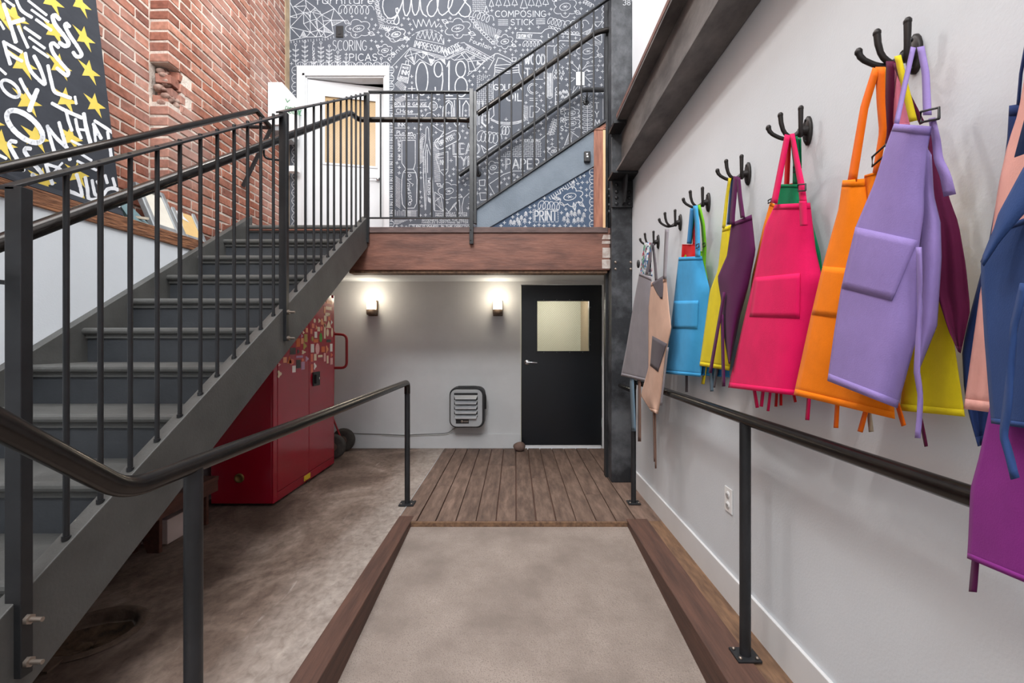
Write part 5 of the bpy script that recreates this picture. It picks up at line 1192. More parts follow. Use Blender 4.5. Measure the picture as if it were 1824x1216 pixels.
for x, y in pts: PANEL += [([(x-2.6, y), (x+2.6, y)], 1.3), ([(x, y-2.6), (x, y+2.6)], 1.3)]
chalk('chalk_drawing', PANEL, lambda px, py: P(px, py, y=YL+.0105), m_chalk, us, 'stuff')
# green print on the emergency cabinet, chalk figure on the column
STK = []
ebx = lambda px, py: P(px, py, x=-2.3992)
text('EMERGENCY', 507, 199, 10, 34, 14, 1.1); S([(509, 176), (512, 182), (516, 178)], 1.3); S([(524, 190), (536, 201)], 1.0)
chalk('green_lettering', STK, ebx, M('green_print', C(70,150,100), rough=.6), eb, nrm=(1, 0, 0)); STK = []
text('38"', 1110, 9, 9, 17, 0, .8); chalk('chalk_figure', STK, lambda px, py: P(px, py, y=3.839), m_chalk, sc); STK = []
S([(541, 854), (541.5, 860)], .9); S([(544, 854), (547, 857), (545, 860)], .9); S([(549, 853), (550.5, 859)], .9)
chalk('label_print', STK, lambda px, py: P(px, py, x=cx1+.003), m_blk, yl, nrm=(1, 0, 0)); STK = []
# ================================================================ PAINTED BOARD ON THE LEDGE
bo = Vector((-2.335, 0, 1.950)); bt = Vector((-2.545, 0, 3.70)); bu = (bt-bo).normalized(); bn = Vector((bu.z, 0, -bu.x)).normalized()
BH = 1.62
pbd = empty('painted_board', (-2.36, 2.1, 1.95), 'black painted board with white brush lettering and yellow stars leaning on the brick wall', 'board')
YE = 2.665
m_bboard = M('black_board_paint', C(56,59,66), C(48,51,58), rough=.75, scale=6, stretch=(1, 1, 2), spec=.3)
def bq(y, s, t): q = bo+bu*s+bn*t; return (q.x, y, q.z)
pl = [(1.72, 0), (YE, 0), (YE, BH-.03), (YE-.03, BH), (1.72, BH)]
n = len(pl)
MB().add([bq(y, s, -.016) for y, s in pl]+[bq(y, s, 0) for y, s in pl], [tuple(range(n-1, -1, -1)), tuple(range(n, 2*n))]+[(i, (i+1) % n, (i+1) % n+n, i+n) for i in range(n)]).build('board', m_bboard, pbd)
MB().hexa([bq(1.72, 0, .0), bq(YE, 0, .0), bq(YE, .03, .0), bq(1.72, .03, .0)], [bq(1.72, 0, .012), bq(YE, 0, .012), bq(YE, .03, .006), bq(1.72, .03, .006)]).build('bottom_lip', m_bboard, pbd)
def brd(off):
    o_ = bo+bn*off
    def f(px, py):
        r = Vector(((px-CX)/F, 1, -(py-CY)/F)); c_ = Vector((0, 0, H)); t = (o_-c_).dot(bn)/r.dot(bn); q = c_+r*t
        return (q.x, q.y, q.z)
    return f
m_star = M('yellow_star_paint', C(222,198,92), C(212,186,76), rough=.7, scale=10)
m_brush = M('white_brush_paint', C(232,234,238), C(214,217,222), rough=.75, scale=18)
fs = brd(.0006)
for (px, py) in ((143,6),(150,67),(159,127),(169,186),(92,1),(97,55),(106,117),(117,177),(40,113),(49,180),(25,30),(0,22),(64,245),(126,245),(2,256),(76,322),(138,310),(191,300),(205,374),(147,362),(183,245),(133,-55),(84,-52),(125,-112),(-38,60),(-30,140),(-22,215),(30,-50)):
    c_ = Vector(fs(px, py)); mb = MB(); v = []
    for k in range(10):
        a = math.pi/2+k*math.pi/5+.12; r = .072 if k % 2 == 0 else .028
        q = c_+Vector((0, 1, 0))*(-r*math.cos(a))+bu*(r*math.sin(a)); v.append(tuple(q))
    if c_.y+.07 > YE: continue
    mb.add(v+[tuple(c_)], [(i, (i+1) % 10, 10) for i in range(10)]); mb.build('star', m_star, pbd)
H1, H2 = z_(0, 0, 6.08), z_(0, 180, 5.79)
let = []
def LT(f, l, w): let.append((f(l), w))
for l, w in (([(40,50),(90,200),(170,450)],9), ([(120,250),(250,212)],10), ([(200,290),(300,510)],7), ([(310,10),(500,160)],6), ([(345,110),(520,235)],6), ([(395,215),(550,325)],7), ([(170,-20),(230,110),(340,185)],7), ([(60,0),(150,65)],6),
             ([(640,205),(600,168),(570,185),(600,270),(680,370),(735,450),(735,490),(695,495),(650,465)],9), ([(750,285),(720,258),(706,285),(760,390),(830,490),(880,580),(865,612),(825,608),(795,570)],8), ([(270,300),(430,410)],7), ([(320,405),(480,520)],6.5), ([(365,510),(520,615)],6.5),
             ([(630,510),(580,470),(550,490),(580,580),(660,680),(735,770),(725,815),(680,790),(620,740)],8), ([(40,455),(75,580),(110,690)],8), ([(40,455),(140,510),(230,562)],7), ([(85,560),(150,615),(235,660)],7), ([(275,580),(300,690),(350,790),(470,905),(480,870),(430,730),(370,610)],8), ([(520,715),(550,860),(590,990),(680,1030),(760,1060)],8), ([(812,1050),(825,1120)],6),
             ([(220,860),(270,960),(335,1060)],8), ([(400,980),(370,1050),(320,1190)],11), ([(0,240),(40,310)],6), ([(0,745),(60,800)],6)): LT(H1, l, w)
LT(H1, ell(112, 960, 120, 62, math.radians(42)), 7); LT(H2, ell(255, 262, 225, 105, math.radians(40)), 11)
for l, w in (([(540,25),(680,100),(840,170)],8), ([(680,95),(705,200),(740,300)],7), ([(780,190),(800,290),(835,380)],7), ([(865,135),(890,280),(930,420)],9), ([(800,290),(890,300)],6), ([(965,240),(975,330),(985,410)],6), ([(965,240),(1040,380)],8), ([(980,340),(1030,350)],5), ([(980,205),(1080,270),(1170,330)],7), ([(1110,320),(1130,450),(1150,590)],7), ([(490,260),(520,390),(560,520)],8), ([(490,265),(590,390),(690,480)],8), ([(610,225),(645,350),(720,600)],8),
             ([(740,410),(860,470)],6), ([(770,505),(940,610)],6), ([(800,620),(990,710)],6), ([(160,420),(115,415),(95,450),(130,520),(240,710)],9), ([(310,490),(265,490),(260,530),(340,640),(425,740),(420,785),(370,785),(335,760)],9), ([(470,640),(500,740),(540,850)],8), ([(480,650),(600,690),(620,725),(510,760)],7), ([(530,760),(640,640)],5), ([(655,720),(690,900),(770,950),(840,975),(825,870),(790,760)],8), ([(880,790),(900,900),(920,1010),(1010,1010)],8), ([(950,820),(965,900),(985,965),(1040,970)],7), ([(1000,830),(1030,890)],6), ([(1085,770),(1105,840)],7), ([(1165,800),(1185,870)],7), ([(1275,880),(1240,910)],7), ([(1070,960),(1110,910),(1180,900),(1230,930),(1210,960)],8), ([(0,560),(60,590)],7), ([(1230,1080),(1300,1080)],7)): LT(H2, l, w)
pl_ = brd(.0014)
def clipb(px, py):
    q = pl_(px, py); return (q[0], min(q[1], YE-.002), q[2])
def smooth(l, n=5):
    if len(l) < 3: return l
    q = [l[0]]+list(l)+[l[-1]]; out = []
    for a, b, c, d in zip(q, q[1:], q[2:], q[3:]):
        for i in range(n):
            t = i/n; out.append(tuple(.5*(2*b[k]+(c[k]-a[k])*t+(2*a[k]-5*b[k]+4*c[k]-d[k])*t*t+(3*b[k]-a[k]-3*c[k]+d[k])*t**3) for k in (0, 1)))
    return out+[l[-1]]
for l, w in let:
    chalk('brush_letter', [(smooth(l), w*.82)], clipb, m_brush, pbd, None, 1, True, tuple(bn))
# ================================================================ HOOKS AND APRONS ON THE RIGHT WALL
def cloth(name, col, col2=None, rough=.8, wv=.10):
    return M(name, col, col2 or tuple(c*.86 for c in col[:3])+(1,), rough=rough, scale=7, bump=wv, bscale=320, sheen=.04, spec=.2)
def hook(px, pz, label, z=None):
    y = F*XR/(px-CX); z = pz
    o = empty('coat_hook', (XR, y, z), label, 'hook', 'cast iron hooks along the white wall')
    n = 16; v = []
    prof = [(1, 0), (1, -.006), (.85, -.011), (.001, -.013)]
    for r, h in prof:
        for k in range(n):
            a = 2*math.pi*k/n; v.append((XR+h-.0005, y+.021*r*math.cos(a), z+.050*r*math.sin(a)))
    MB().add(v, [(i*n+k, i*n+(k+1) % n, (i+1)*n+(k+1) % n, (i+1)*n+k) for i in range(3) for k in range(n)], True).build('base_plate', m_blackmetal, o)
    for dz in (-.036, .036): MB().ball((XR-.012, y, z+dz), .004, .005, .005, 6).build('screw', m_irondk, o)
    MB().tube([(XR-.01, y, z), (XR-.035, y, z)], .012, 10, rs=[.018, .010]).build('boss', m_blackmetal, o)
    for (dx, dy, ln, up) in ((-.95, .30, .105, .028), (-1, .03, .072, .058), (-.42, -.75, .040, .066)):
        pts = [(XR-.03, y, z-.002)]
        for t in [i/10 for i in range(1, 11)]:
            d = ln*(t if t < .8 else .8+.12*math.sin((t-.8)/.2*math.pi/2)); h = -.018*math.sin(min(1, t/.75)*math.pi) if t < .75 else up*((t-.75)/.25)**1.2
            pts.append((XR-.03+dx*d, y+dy*d, z-.004+h))
        mb = MB().tube(pts, .0055, 8, rs=[.009]*3+[.0068]*6+[.0075, .008]); mb.ball(pts[-1], .0092, .0092, .0105, 8)
        mb.build('prong', m_blackmetal, o)
    return y
def resamp(pl, n):
    pl = [Vector(p) for p in pl]; L_ = [0]
    for a, b in zip(pl, pl[1:]): L_.append(L_[-1]+(b-a).length)
    out = []
    for i in range(n+1):
        s = L_[-1]*i/n; k = 0
        while k < len(L_)-2 and L_[k+1] < s: k += 1
        t = (s-L_[k])/max(1e-9, L_[k+1]-L_[k]); t = min(1, max(0, t))
        # smooth a little between the traced corners
        out.append(pl[k].lerp(pl[k+1], t))
    return out
def fold_x(u, v, bulge, folds, seed):
    x = -bulge*math.sin(math.pi*u)*(.6+.4*v)
    for (a, k, ph) in folds: x += a*math.sin(k*.62*math.pi*u+ph+v*(1.6+.9*math.sin(ph)))*(.3+.7*v)*(.75+.25*math.sin(5*v+ph))
    return x
def patch(Lp, Rp, x0, x1, bulge=.02, folds=None, nu=18, nv=22, seed=0, xt=0):
    """sheet of cloth between a traced left and right edge; x0/x1 are the distances out from the wall at the two edges (world x)"""
    L_, R_ = resamp(Lp, nv), resamp(Rp, nv); rng = random.Random(seed+11)
    folds = folds if folds is not None else [(.009, 3, rng.uniform(0, 6)), (.0045, 5.3, rng.uniform(0, 6))]
    v = []
    for i in range(nv+1):
        for j in range(nu+1):
            u, w = j/nu, i/nv
            p = L_[i].lerp(R_[i], u)
            x = x0+(x1-x0)*u+fold_x(u, w, bulge, folds, seed)+xt*(1-w)
            x = min(x, XR-.006)
            v.append(P(p.x, p.y, x=x))
    f = [(i*(nu+1)+j, i*(nu+1)+j+1, (i+1)*(nu+1)+j+1, (i+1)*(nu+1)+j) for i in range(nv) for j in range(nu)]
    mb = MB().add(v, f, True); mb.uv = (L_, R_, lambda u, w: min(x0+(x1-x0)*u+fold_x(u, w, bulge, folds, seed)+xt*(1-w), XR-.006))
    return mb
def on_cloth(body, Lp, Rp, nu=12, nv=8, off=.0018):
    """pocket lying on a traced sheet"""
    L_, R_, fx = body.uv; n = len(L_)-1; a, b = resamp(Lp, nv), resamp(Rp, nv); v = []
    for i in range(nv+1):
        for j in range(nu+1):
            p = a[i].lerp(b[i], j/nu); best = None
            for k in range(n*3+1):
                w = k/(n*3); i0 = min(int(w*n), n-1); t = w*n-i0; l = L_[i0].lerp(L_[i0+1], t); r = R_[i0].lerp(R_[i0+1], t)
                d = r-l; u = max(0, min(1, (p-l).dot(d)/d.length_squared)); e = (l+d*u-p).length
                if best is None or e < best[0]: best = (e, u, w)
            v.append(P(p.x, p.y, x=fx(best[1], best[2])-off))
    f = [(i*(nu+1)+j, i*(nu+1)+j+1, (i+1)*(nu+1)+j+1, (i+1)*(nu+1)+j) for i in range(nv) for j in range(nu)]
    return MB().add(v, f, True)
def hem(body, w0, w1, off=.0014, nu=24):
    L_, R_, fx = body.uv; n = len(L_)-1; v = []
    for w in (w0, (w0+w1)/2, w1):
        i0 = min(int(w*n), n-1); t = w*n-i0; l = L_[i0].lerp(L_[i0+1], t); r = R_[i0].lerp(R_[i0+1], t)
        for j in range(nu+1):
            p = l.lerp(r, j/nu); v.append(P(p.x, p.y, x=fx(j/nu, w)-off))
    return MB().add(v, [(i*(nu+1)+j, i*(nu+1)+j+1, (i+1)*(nu+1)+j+1, (i+1)*(nu+1)+j) for i in range(2) for j in range(nu)], True)
def strip(pts, w, x, w2=None, tw=0, n=14):
    """strap or tie: traced centre line, width in pixels, world x (number or (start, end))"""
    c = resamp(pts, n); v = []
    xa, xb = (x if isinstance(x, tuple) else (x, x))
    for i, p in enumerate(c):
        t = i/n; d = (c[min(i+1, n)]-c[max(i-1, 0)]).normalized(); ww = (w+((w2 if w2 is not None else w)-w)*t)/2
        xx = xa+(xb-xa)*t; k = .004*math.sin(tw*t*math.pi) if tw else 0
        v.append(P(p.x-d.y*ww, p.y+d.x*ww, x=min(xx+.0008+k, XR-.004))); v.append(P(p.x, p.y, x=min(xx-.0008, XR-.004))); v.append(P(p.x+d.y*ww, p.y-d.x*ww, x=min(xx+.0008-k, XR-.004)))
    return MB().add(v, [q for i in range(n) for q in ((3*i, 3*i+1, 3*i+4, 3*i+3), (3*i+1, 3*i+2, 3*i+5, 3*i+4))], True)
def solid(o, t=.0022):
    m = o.modifiers.new('thickness', 'SOLIDIFY'); m.thickness = t; m.offset = 0
    return o
def apron(label, loc, group=None):
    return empty('apron', loc, label, 'apron', 'aprons hanging on the wall hooks')
def part(o, name, mb, mat, t=.0012): return solid(mb.build(name, mat, o), t)
def buckle(o, px, py, x, s=.016, rot=0):
    c = Vector(P(px, py, x=x)); q = []
    for (a, b) in ((-1, -.55), (1, -.55), (1, .55), (-1, .55), (-1, -.55)): q.append(c+Vector((0, a*s, b*s+a*s*rot)))
    MB().tube(q, .0025, 6).build('buckle', m_blk, o)
hy = {}
for nm, px, z, lb in (('A', 2061, 1.925, 'iron hook nearest the viewer holding the blue and pink aprons'), ('B', 1632, 1.925, 'iron hook holding the lavender and orange aprons'), ('C', 1441, 1.925, 'iron hook holding the magenta and green aprons'), ('D', 1334, 1.925, 'iron hook holding the yellow and plum aprons'), ('E', 1263, 1.925, 'iron hook holding the sky blue apron'), ('F', 1213, 1.925, 'iron hook holding the tan apron by one strap'), ('G', 1173.5, 1.90, 'iron hook nearest the steel column')):
    hy[nm] = hook(px, z, lb)
K = {}
for n_, c in (('magenta', (226,12,92)), ('red', (214,24,30)), ('green', (14,130,84)), ('orange', (250,132,4)), ('orange2', (250,116,10)), ('lavender', (148,128,190)), ('maroon', (92,16,58)), ('yellow', (226,206,30)), ('pinkp', (224,128,156)), ('peach', (240,178,166)), ('navy', (48,74,126)), ('navydk', (38,58,108)), ('purple', (134,46,132)), ('plum', (84,20,72)), ('sky', (66,160,214)), ('lime', (120,196,30)), ('grey', (138,134,140)), ('tan', (204,168,148)), ('slatec', (92,86,92)), ('steelblue', (104,128,146)), ('blue', (40,130,190))): K[n_] = cloth(n_+'_cloth', C(*c))
brown = cloth('brown_tape', C(120,92,80))
beige = cloth('beige_tape', C(196,184,160))
def wstrap(o, pts, w, mat):
    v = []
    for x, y, z in pts: v += [(x, y-w/2, z), (x, y+w/2, z)]
    part(o, 'strap', MB().add(v, [(2*i, 2*i+1, 2*i+3, 2*i+2) for i in range(len(pts)-1)], True), mat)
def ties(o, l, mat, x, up=22):
    for (a, b, w) in l:
        d = Vector((a[0]-b[0], a[1]-b[1])).normalized()*up   # the tie starts hidden behind the hem
        part(o, 'tie', strip([(a[0]+d.x, a[1]+d.y), b], w, x, w*1.15, 1), mat, .0015)
# hook C : magenta, green, red, orange
zc = 1.05
o = apron('orange apron peeking out behind the left edge of the magenta one', (.95, hy['C'], zc))
BODY = patch([(1372, 360), (1360, 402), (1350, 446), (1340, 490), (1332, 560)], [(1392, 368), (1390, 402), (1388, 446), (1384, 490), (1380, 560)], .945, .945, .006, seed=1); part(o, 'body', BODY, K['orange']); part(o, 'hem', hem(BODY, .972, 1), K['orange'], .0008); part(o, 'hem', hem(BODY, 0, .03), K['orange'], .0008)
buckle(o, 1371, 358, .935, .010)
o = apron('red apron almost hidden behind the green and magenta ones', (.95, hy['C'], zc))
BODY = patch([(1396, 330), (1394, 420), (1388, 500)], [(1412, 326), (1420, 420), (1424, 500)], .955, .955, .004, seed=2); part(o, 'body', BODY, K['red']); part(o, 'hem', hem(BODY, .972, 1), K['red'], .0008); part(o, 'hem', hem(BODY, 0, .03), K['red'], .0008)
part(o, 'strap', strip([(1405, 246), (1401, 334)], 9, (.905, .95)), K['red'])
ties(o, [((1384, 690), (1382, 724), 4), ((1412, 694), (1417, 716), 4), ((1391, 690), (1391, 722), 4)], K['red'], .955)
o = apron('green apron with a black buckle behind the magenta one', (.95, hy['C'], zc))
BODY = patch([(1390, 328), (1380, 364), (1372, 440), (1366, 520)], [(1424, 328), (1440, 370), (1461, 450), (1470, 520)], .935, .955, .006, seed=3); part(o, 'body', BODY, K['green']); part(o, 'hem', hem(BODY, .972, 1), K['green'], .0008); part(o, 'hem', hem(BODY, 0, .03), K['green'], .0008)
part(o, 'strap', strip([(1414, 243), (1419, 290), (1418, 328)], 13, (.905, .93), 12), K['green'])
part(o, 'strap', strip([(1424, 246), (1425, 300)], 6, (.91, .94), 6), K['green'])
buckle(o, 1419, 299, .918, .017)
o = apron('bright magenta apron with a front pocket on the middle hook', (.90, hy['C'], zc))
BODY = patch([(1381, 364), (1363, 402), (1344, 490), (1322, 584), (1297, 690)], [(1443, 361), (1453, 446), (1465, 498), (1458, 600), (1447, 708)], .905, .925, .05, [(.010, 2.2, .5), (.006, 5, 2.)], 26, 30, 4); part(o, 'body', BODY, K['magenta']); part(o, 'hem', hem(BODY, .972, 1), K['magenta'], .0008); part(o, 'hem', hem(BODY, 0, .03), K['magenta'], .0008)
part(o, 'pocket', on_cloth(BODY, [(1345, 494), (1335, 564)], [(1425, 486), (1424, 566)]), K['magenta'])
part(o, 'strap', strip([(1403, 240), (1393, 290), (1379, 362)], 10, (.90, .885), 11), K['magenta'])
part(o, 'strap', strip([(1411, 238), (1419, 285), (1428, 332), (1431, 362)], 8, (.90, .875), 13), K['magenta'])
part(o, 'strap_tail', strip([(1430, 358), (1432, 402)], 13, (.868, .866), 13), K['magenta'])
buckle(o, 1428, 334, .872, .018, .3)
ties(o, [((1344, 696), (1349, 726), 5), ((1359, 698), (1356, 724), 5), ((1372, 698), (1368, 732), 4), ((1441, 708), (1438, 748), 6)], K['magenta'], .92)
# hook D : yellow, plum, blue
o = apron('blue apron showing only its hem below the yellow one', (.95, hy['D'], zc))
BODY = patch([(1262, 540), (1253, 600), (1247, 668)], [(1300, 540), (1299, 600), (1299, 672)], .955, .96, .004, seed=5); part(o, 'body', BODY, K['blue']); part(o, 'hem', hem(BODY, .972, 1), K['blue'], .0008); part(o, 'hem', hem(BODY, 0, .03), K['blue'], .0008)
part(o, 'strap', strip([(1304, 318), (1297, 400)], 5, (.93, .955)), K['navy'])
ties(o, [((1266, 664), (1268, 697), 5), ((1273, 668), (1270, 690), 5)], K['steelblue'], .955)
o = apron('yellow apron hanging beside the plum one', (.93, hy['D'], zc))
BODY = patch([(1287, 406), (1279, 480), (1264, 520), (1256, 580), (1246, 651)], [(1304, 399), (1312, 480), (1314, 560), (1308, 600), (1299, 660)], .935, .94, .02, seed=6); part(o, 'body', BODY, K['yellow']); part(o, 'hem', hem(BODY, .972, 1), K['yellow'], .0008); part(o, 'hem', hem(BODY, 0, .03), K['yellow'], .0008)
part(o, 'strap', strip([(1300, 317), (1295, 350), (1289, 406)], 5, (.915, .925), 6), K['yellow'])
ties(o, [((1255, 662), (1252, 684), 5)], K['yellow'], .95)
o = apron('plum purple apron with a long dangling tie', (.90, hy['D'], zc))
BODY = patch([(1303, 397), (1295, 455), (1278, 494), (1284, 530), (1290, 600), (1298, 648)], [(1339, 382), (1346, 447), (1333, 510), (1319, 560), (1304, 632), (1300, 648)], .905, .915, .03, [(.012, 2.4, .2), (.006, 5, 1)], 18, 26, 7); part(o, 'body', BODY, K['plum']); part(o, 'hem', hem(BODY, .972, 1), K['plum'], .0008); part(o, 'hem', hem(BODY, 0, .03), K['plum'], .0008)
part(o, 'strap', strip([(1311, 314), (1305, 378), (1304, 400)], 9, (.905, .895), 9), K['plum'])
part(o, 'strap', strip([(1315, 316), (1318, 350), (1323, 388)], 7, (.905, .89), 8), K['plum'])
ties(o, [((1290, 520), (1265, 664), 5), ((1286, 560), (1289, 688), 5)], K['plum'], .885, 0)
# hook E : sky blue, lime, red
o = apron('lime green apron behind the sky blue one', (.95, hy['E'], zc))
BODY = patch([(1215, 447), (1212, 500)], [(1252, 447), (1258, 512)], .945, .955, .004, seed=8); part(o, 'body', BODY, K['lime']); part(o, 'hem', hem(BODY, .972, 1), K['lime'], .0008); part(o, 'hem', hem(BODY, 0, .03), K['lime'], .0008)
part(o, 'strap', strip([(1244, 365), (1252, 398), (1255, 440), (1253, 476), (1258, 500)], 7, (.915, .935), 7, 2), K['lime'])
part(o, 'strap', strip([(1237, 368), (1229, 434)], 6, (.92, .945)), K['green'])
buckle(o, 1254, 436, .925, .015)
o = apron('red apron whose bib shows above the sky blue one', (.955, hy['E'], zc))
BODY = patch([(1215, 435), (1213, 470)], [(1239, 435), (1240, 470)], .938, .938, .003, seed=9); part(o, 'body', BODY, K['red']); part(o, 'hem', hem(BODY, .972, 1), K['red'], .0008); part(o, 'hem', hem(BODY, 0, .03), K['red'], .0008)
part(o, 'strap', strip([(1237, 372), (1236, 436)], 5, (.93, .94)), K['red'])
o = apron('sky blue apron with a square front pocket', (.90, hy['E'], zc))
BODY = patch([(1209, 458), (1200, 539), (1192, 605), (1182, 665)], [(1250, 456), (1264, 514), (1257, 601), (1248, 671)], .905, .925, .025, seed=10); part(o, 'body', BODY, K['sky']); part(o, 'hem', hem(BODY, .972, 1), K['sky'], .0008); part(o, 'hem', hem(BODY, 0, .03), K['sky'], .0008)
part(o, 'pocket', on_cloth(BODY, [(1200, 536), (1198, 585)], [(1244, 535), (1242, 585)]), K['sky'])
part(o, 'strap', strip([(1233, 371), (1227, 434)], 7, (.905, .93)), K['blue'])
part(o, 'strap', strip([(1238.5, 366), (1242, 400), (1243, 458)], 8, (.905, .885), 9), K['sky'])
buckle(o, 1242.5, 438, .882, .016)
ties(o, [((1223, 666), (1223, 698), 4), ((1276, 668), (1272, 690), 3)], K['slatec'], .95)
# hook F : tan apron hung askew
o = apron('tan canvas apron with a dark pocket, slung from one grey strap', (.85, hy['F'], .9))
BODY = patch([(1160, 503), (1155, 550), (1155, 597), (1155, 656), (1141, 704), (1160, 732)], [(1187, 493), (1192, 550), (1196, 585), (1185, 633), (1177, 711), (1172, 738)], .835, .85, .02, seed=12); part(o, 'body', BODY, K['tan']); part(o, 'hem', hem(BODY, .972, 1), K['tan'], .0008); part(o, 'hem', hem(BODY, 0, .03), K['tan'], .0008)
part(o, 'bib_flap', on_cloth(BODY, [(1161, 504), (1170, 522), (1177, 532)], [(1181, 491), (1181, 512), (1180, 532)]), K['slatec'])
part(o, 'pocket', on_cloth(BODY, [(1162, 598), (1158, 651)], [(1188, 612), (1172, 662)]), K['slatec'])
part(o, 'strap', strip([(1188, 408), (1186, 450), (1184, 496)], 7, (.875, .835), 6), K['grey'])
ties(o, [((1164, 735), (1166, 822), 2.5), ((1167, 735), (1168, 834), 2.5)], brown, .845)
ties(o, [((1187, 640), (1177, 722), 3)], K['grey'], .84)
# hook G : grey denim and a printed scrap
o = apron('grey denim apron hanging nearest the steel column', (.84, hy['G'], .95))
BODY = patch([(1139, 485), (1129, 538), (1116, 617), (1106, 669)], [(1160, 494), (1164, 538), (1158, 597), (1153, 680)], .845, .86, .015, seed=13); part(o, 'body', BODY, K['grey']); part(o, 'hem', hem(BODY, .972, 1), K['grey'], .0008); part(o, 'hem', hem(BODY, 0, .03), K['grey'], .0008)
part(o, 'strap', strip([(1160, 432), (1158, 460), (1152, 488)], 5, (.88, .845), 5), K['slatec'])
part(o, 'strap', strip([(1163, 434), (1167, 470), (1169, 500)], 4, (.89, .87), 5), K['slatec'])
MB().ball(P(1137, 470, x=.85), .012, .016, .03, 8).build('knot', m_blk, o)
ties(o, [((1125, 674), (1129, 768), 7)], K['steelblue'], .848); ties(o, [((1139, 678), (1139, 786), 5)], brown, .856)
def print_mat():
    m, t, b = nt('multicolour_print'); L = t.links.new
    tc = node(t, 'ShaderNodeTexCoord'); vo = node(t, 'ShaderNodeTexVoronoi'); vo.inputs['Scale'].default_value = 55; L(tc.outputs['Object'], vo.inputs[0])
    sp = node(t, 'ShaderNodeSeparateColor'); L(vo.outputs['Color'], sp.inputs[0])
    r = node(t, 'ShaderNodeValToRGB'); r.color_ramp.interpolation = 'CONSTANT'; e = r.color_ramp.elements
    cs = [C(206,212,216), C(60,110,160), C(214,216,220), C(150,40,70), C(30,140,90), C(190,200,206), C(70,80,110)]
    e[0].color = cs[0]; e[1].position = 1/7; e[1].color = cs[1]
    for i in range(2, 7): k = e.new(i/7); k.color = cs[i]
    L(sp.outputs[0], r.inputs[0]); L(r.outputs[0], b.inputs['Base Color']); b.inputs['Roughness'].default_value = .85
    return m
o = apron('apron in a multicoloured print bunched above the grey denim one', (.87, hy['G'], 1.3))
BODY = patch([(1148, 432), (1144, 455), (1140, 488)], [(1158, 432), (1160, 455), (1162, 492)], .868, .868, .006, seed=14); part(o, 'body', BODY, print_mat())
# hook B : yellow, maroon, pink, oranges, lavender
o = apron('yellow apron low behind the lavender one', (.95, hy['B'], zc))
BODY = patch([(1640, 300), (1632, 450), (1618, 600), (1603, 731)], [(1662, 300), (1672, 450), (1698, 600), (1719, 742)], .925, .925, .012, seed=15); part(o, 'body', BODY, K['yellow']); part(o, 'hem', hem(BODY, .972, 1), K['yellow'], .0008); part(o, 'hem', hem(BODY, 0, .03), K['yellow'], .0008)
part(o, 'strap', strip([(1599, 99), (1611, 150), (1627, 216)], 12, (.885, .88), 14), K['yellow'])
part(o, 'strap', strip([(1578, 120), (1577, 180), (1572, 240)], 5, (.89, .92), 5), K['yellow'])
o = apron('dark maroon apron showing right of the lavender one', (.93, hy['B'], zc))
BODY = patch([(1652, 228), (1656, 315), (1660, 361), (1670, 430), (1668, 520), (1690, 590), (1707, 626)], [(1664, 228), (1677, 301), (1690, 350), (1707, 396), (1720, 472), (1728, 552), (1711, 629)], .905, .92, .012, seed=16); part(o, 'body', BODY, K['maroon']); part(o, 'hem', hem(BODY, .972, 1), K['maroon'], .0008); part(o, 'hem', hem(BODY, 0, .03), K['maroon'], .0008)
part(o, 'strap', strip([(1586, 109), (1585, 180), (1582, 262)], 15, (.885, .91), 16), K['maroon'])
part(o, 'strap', strip([(1594, 112), (1618, 170), (1643, 220)], 8, (.885, .90), 10), K['maroon'])
ties(o, [((1640, 745), (1650, 795), 5)], K['maroon'], .92)
o = apron('pink apron folded between the straps above the lavender one', (.93, hy['B'], 1.6))
BODY = patch([(1595, 114), (1589, 180), (1592, 224)], [(1604, 112), (1613, 175), (1621, 222)], .900, .900, .006, seed=17); part(o, 'body', BODY, K['pinkp']); part(o, 'hem', hem(BODY, .972, 1), K['pinkp'], .0008); part(o, 'hem', hem(BODY, 0, .03), K['pinkp'], .0008)
o = apron('orange apron partly hidden between the other orange one and the lavender one', (.91, hy['B'], zc))
BODY = patch([(1540, 312), (1537, 360), (1536, 450)], [(1580, 300), (1590, 360), (1600, 450)], .895, .895, .01, seed=18); part(o, 'body', BODY, K['orange']); part(o, 'hem', hem(BODY, .972, 1), K['orange'], .0008); part(o, 'hem', hem(BODY, 0, .03), K['orange'], .0008)
part(o, 'strap', strip([(1568, 119), (1569, 180), (1573, 235), (1566, 275), (1560, 308)], 17, (.86, .885), 11), K['orange2'])
buckle(o, 1566, 277, .872, .021, -.3)
o = apron('bright orange apron on the left of the lavender one', (.88, hy['B'], zc))
BODY = patch([(1501, 321), (1494, 372), (1466, 472), (1445, 561), (1414, 703)], [(1540, 318), (1550, 400), (1570, 500), (1584, 600), (1594, 746)], .875, .885, .02, seed=19); part(o, 'body', BODY, K['orange']); part(o, 'hem', hem(BODY, .972, 1), K['orange'], .0008); part(o, 'hem', hem(BODY, 0, .03), K['orange'], .0008)
part(o, 'pocket', on_cloth(BODY, [(1466, 474), (1446, 560)], [(1540, 480), (1530, 570)]), K['orange'])
part(o, 'strap', strip([(1561, 122), (1540, 190), (1518, 322)], 13, (.86, .87), 16), K['orange2'])
ties(o, [((1491, 728), (1489, 762), 7), ((1540, 740), (1532, 769), 8), ((1601, 728), (1610, 758), 7)], K['orange2'], .90); ties(o, [((1549, 742), (1552, 769), 7)], beige, .91)
o = apron('lavender apron with a wide pocket and a dangling tie', (.84, hy['B'], zc))
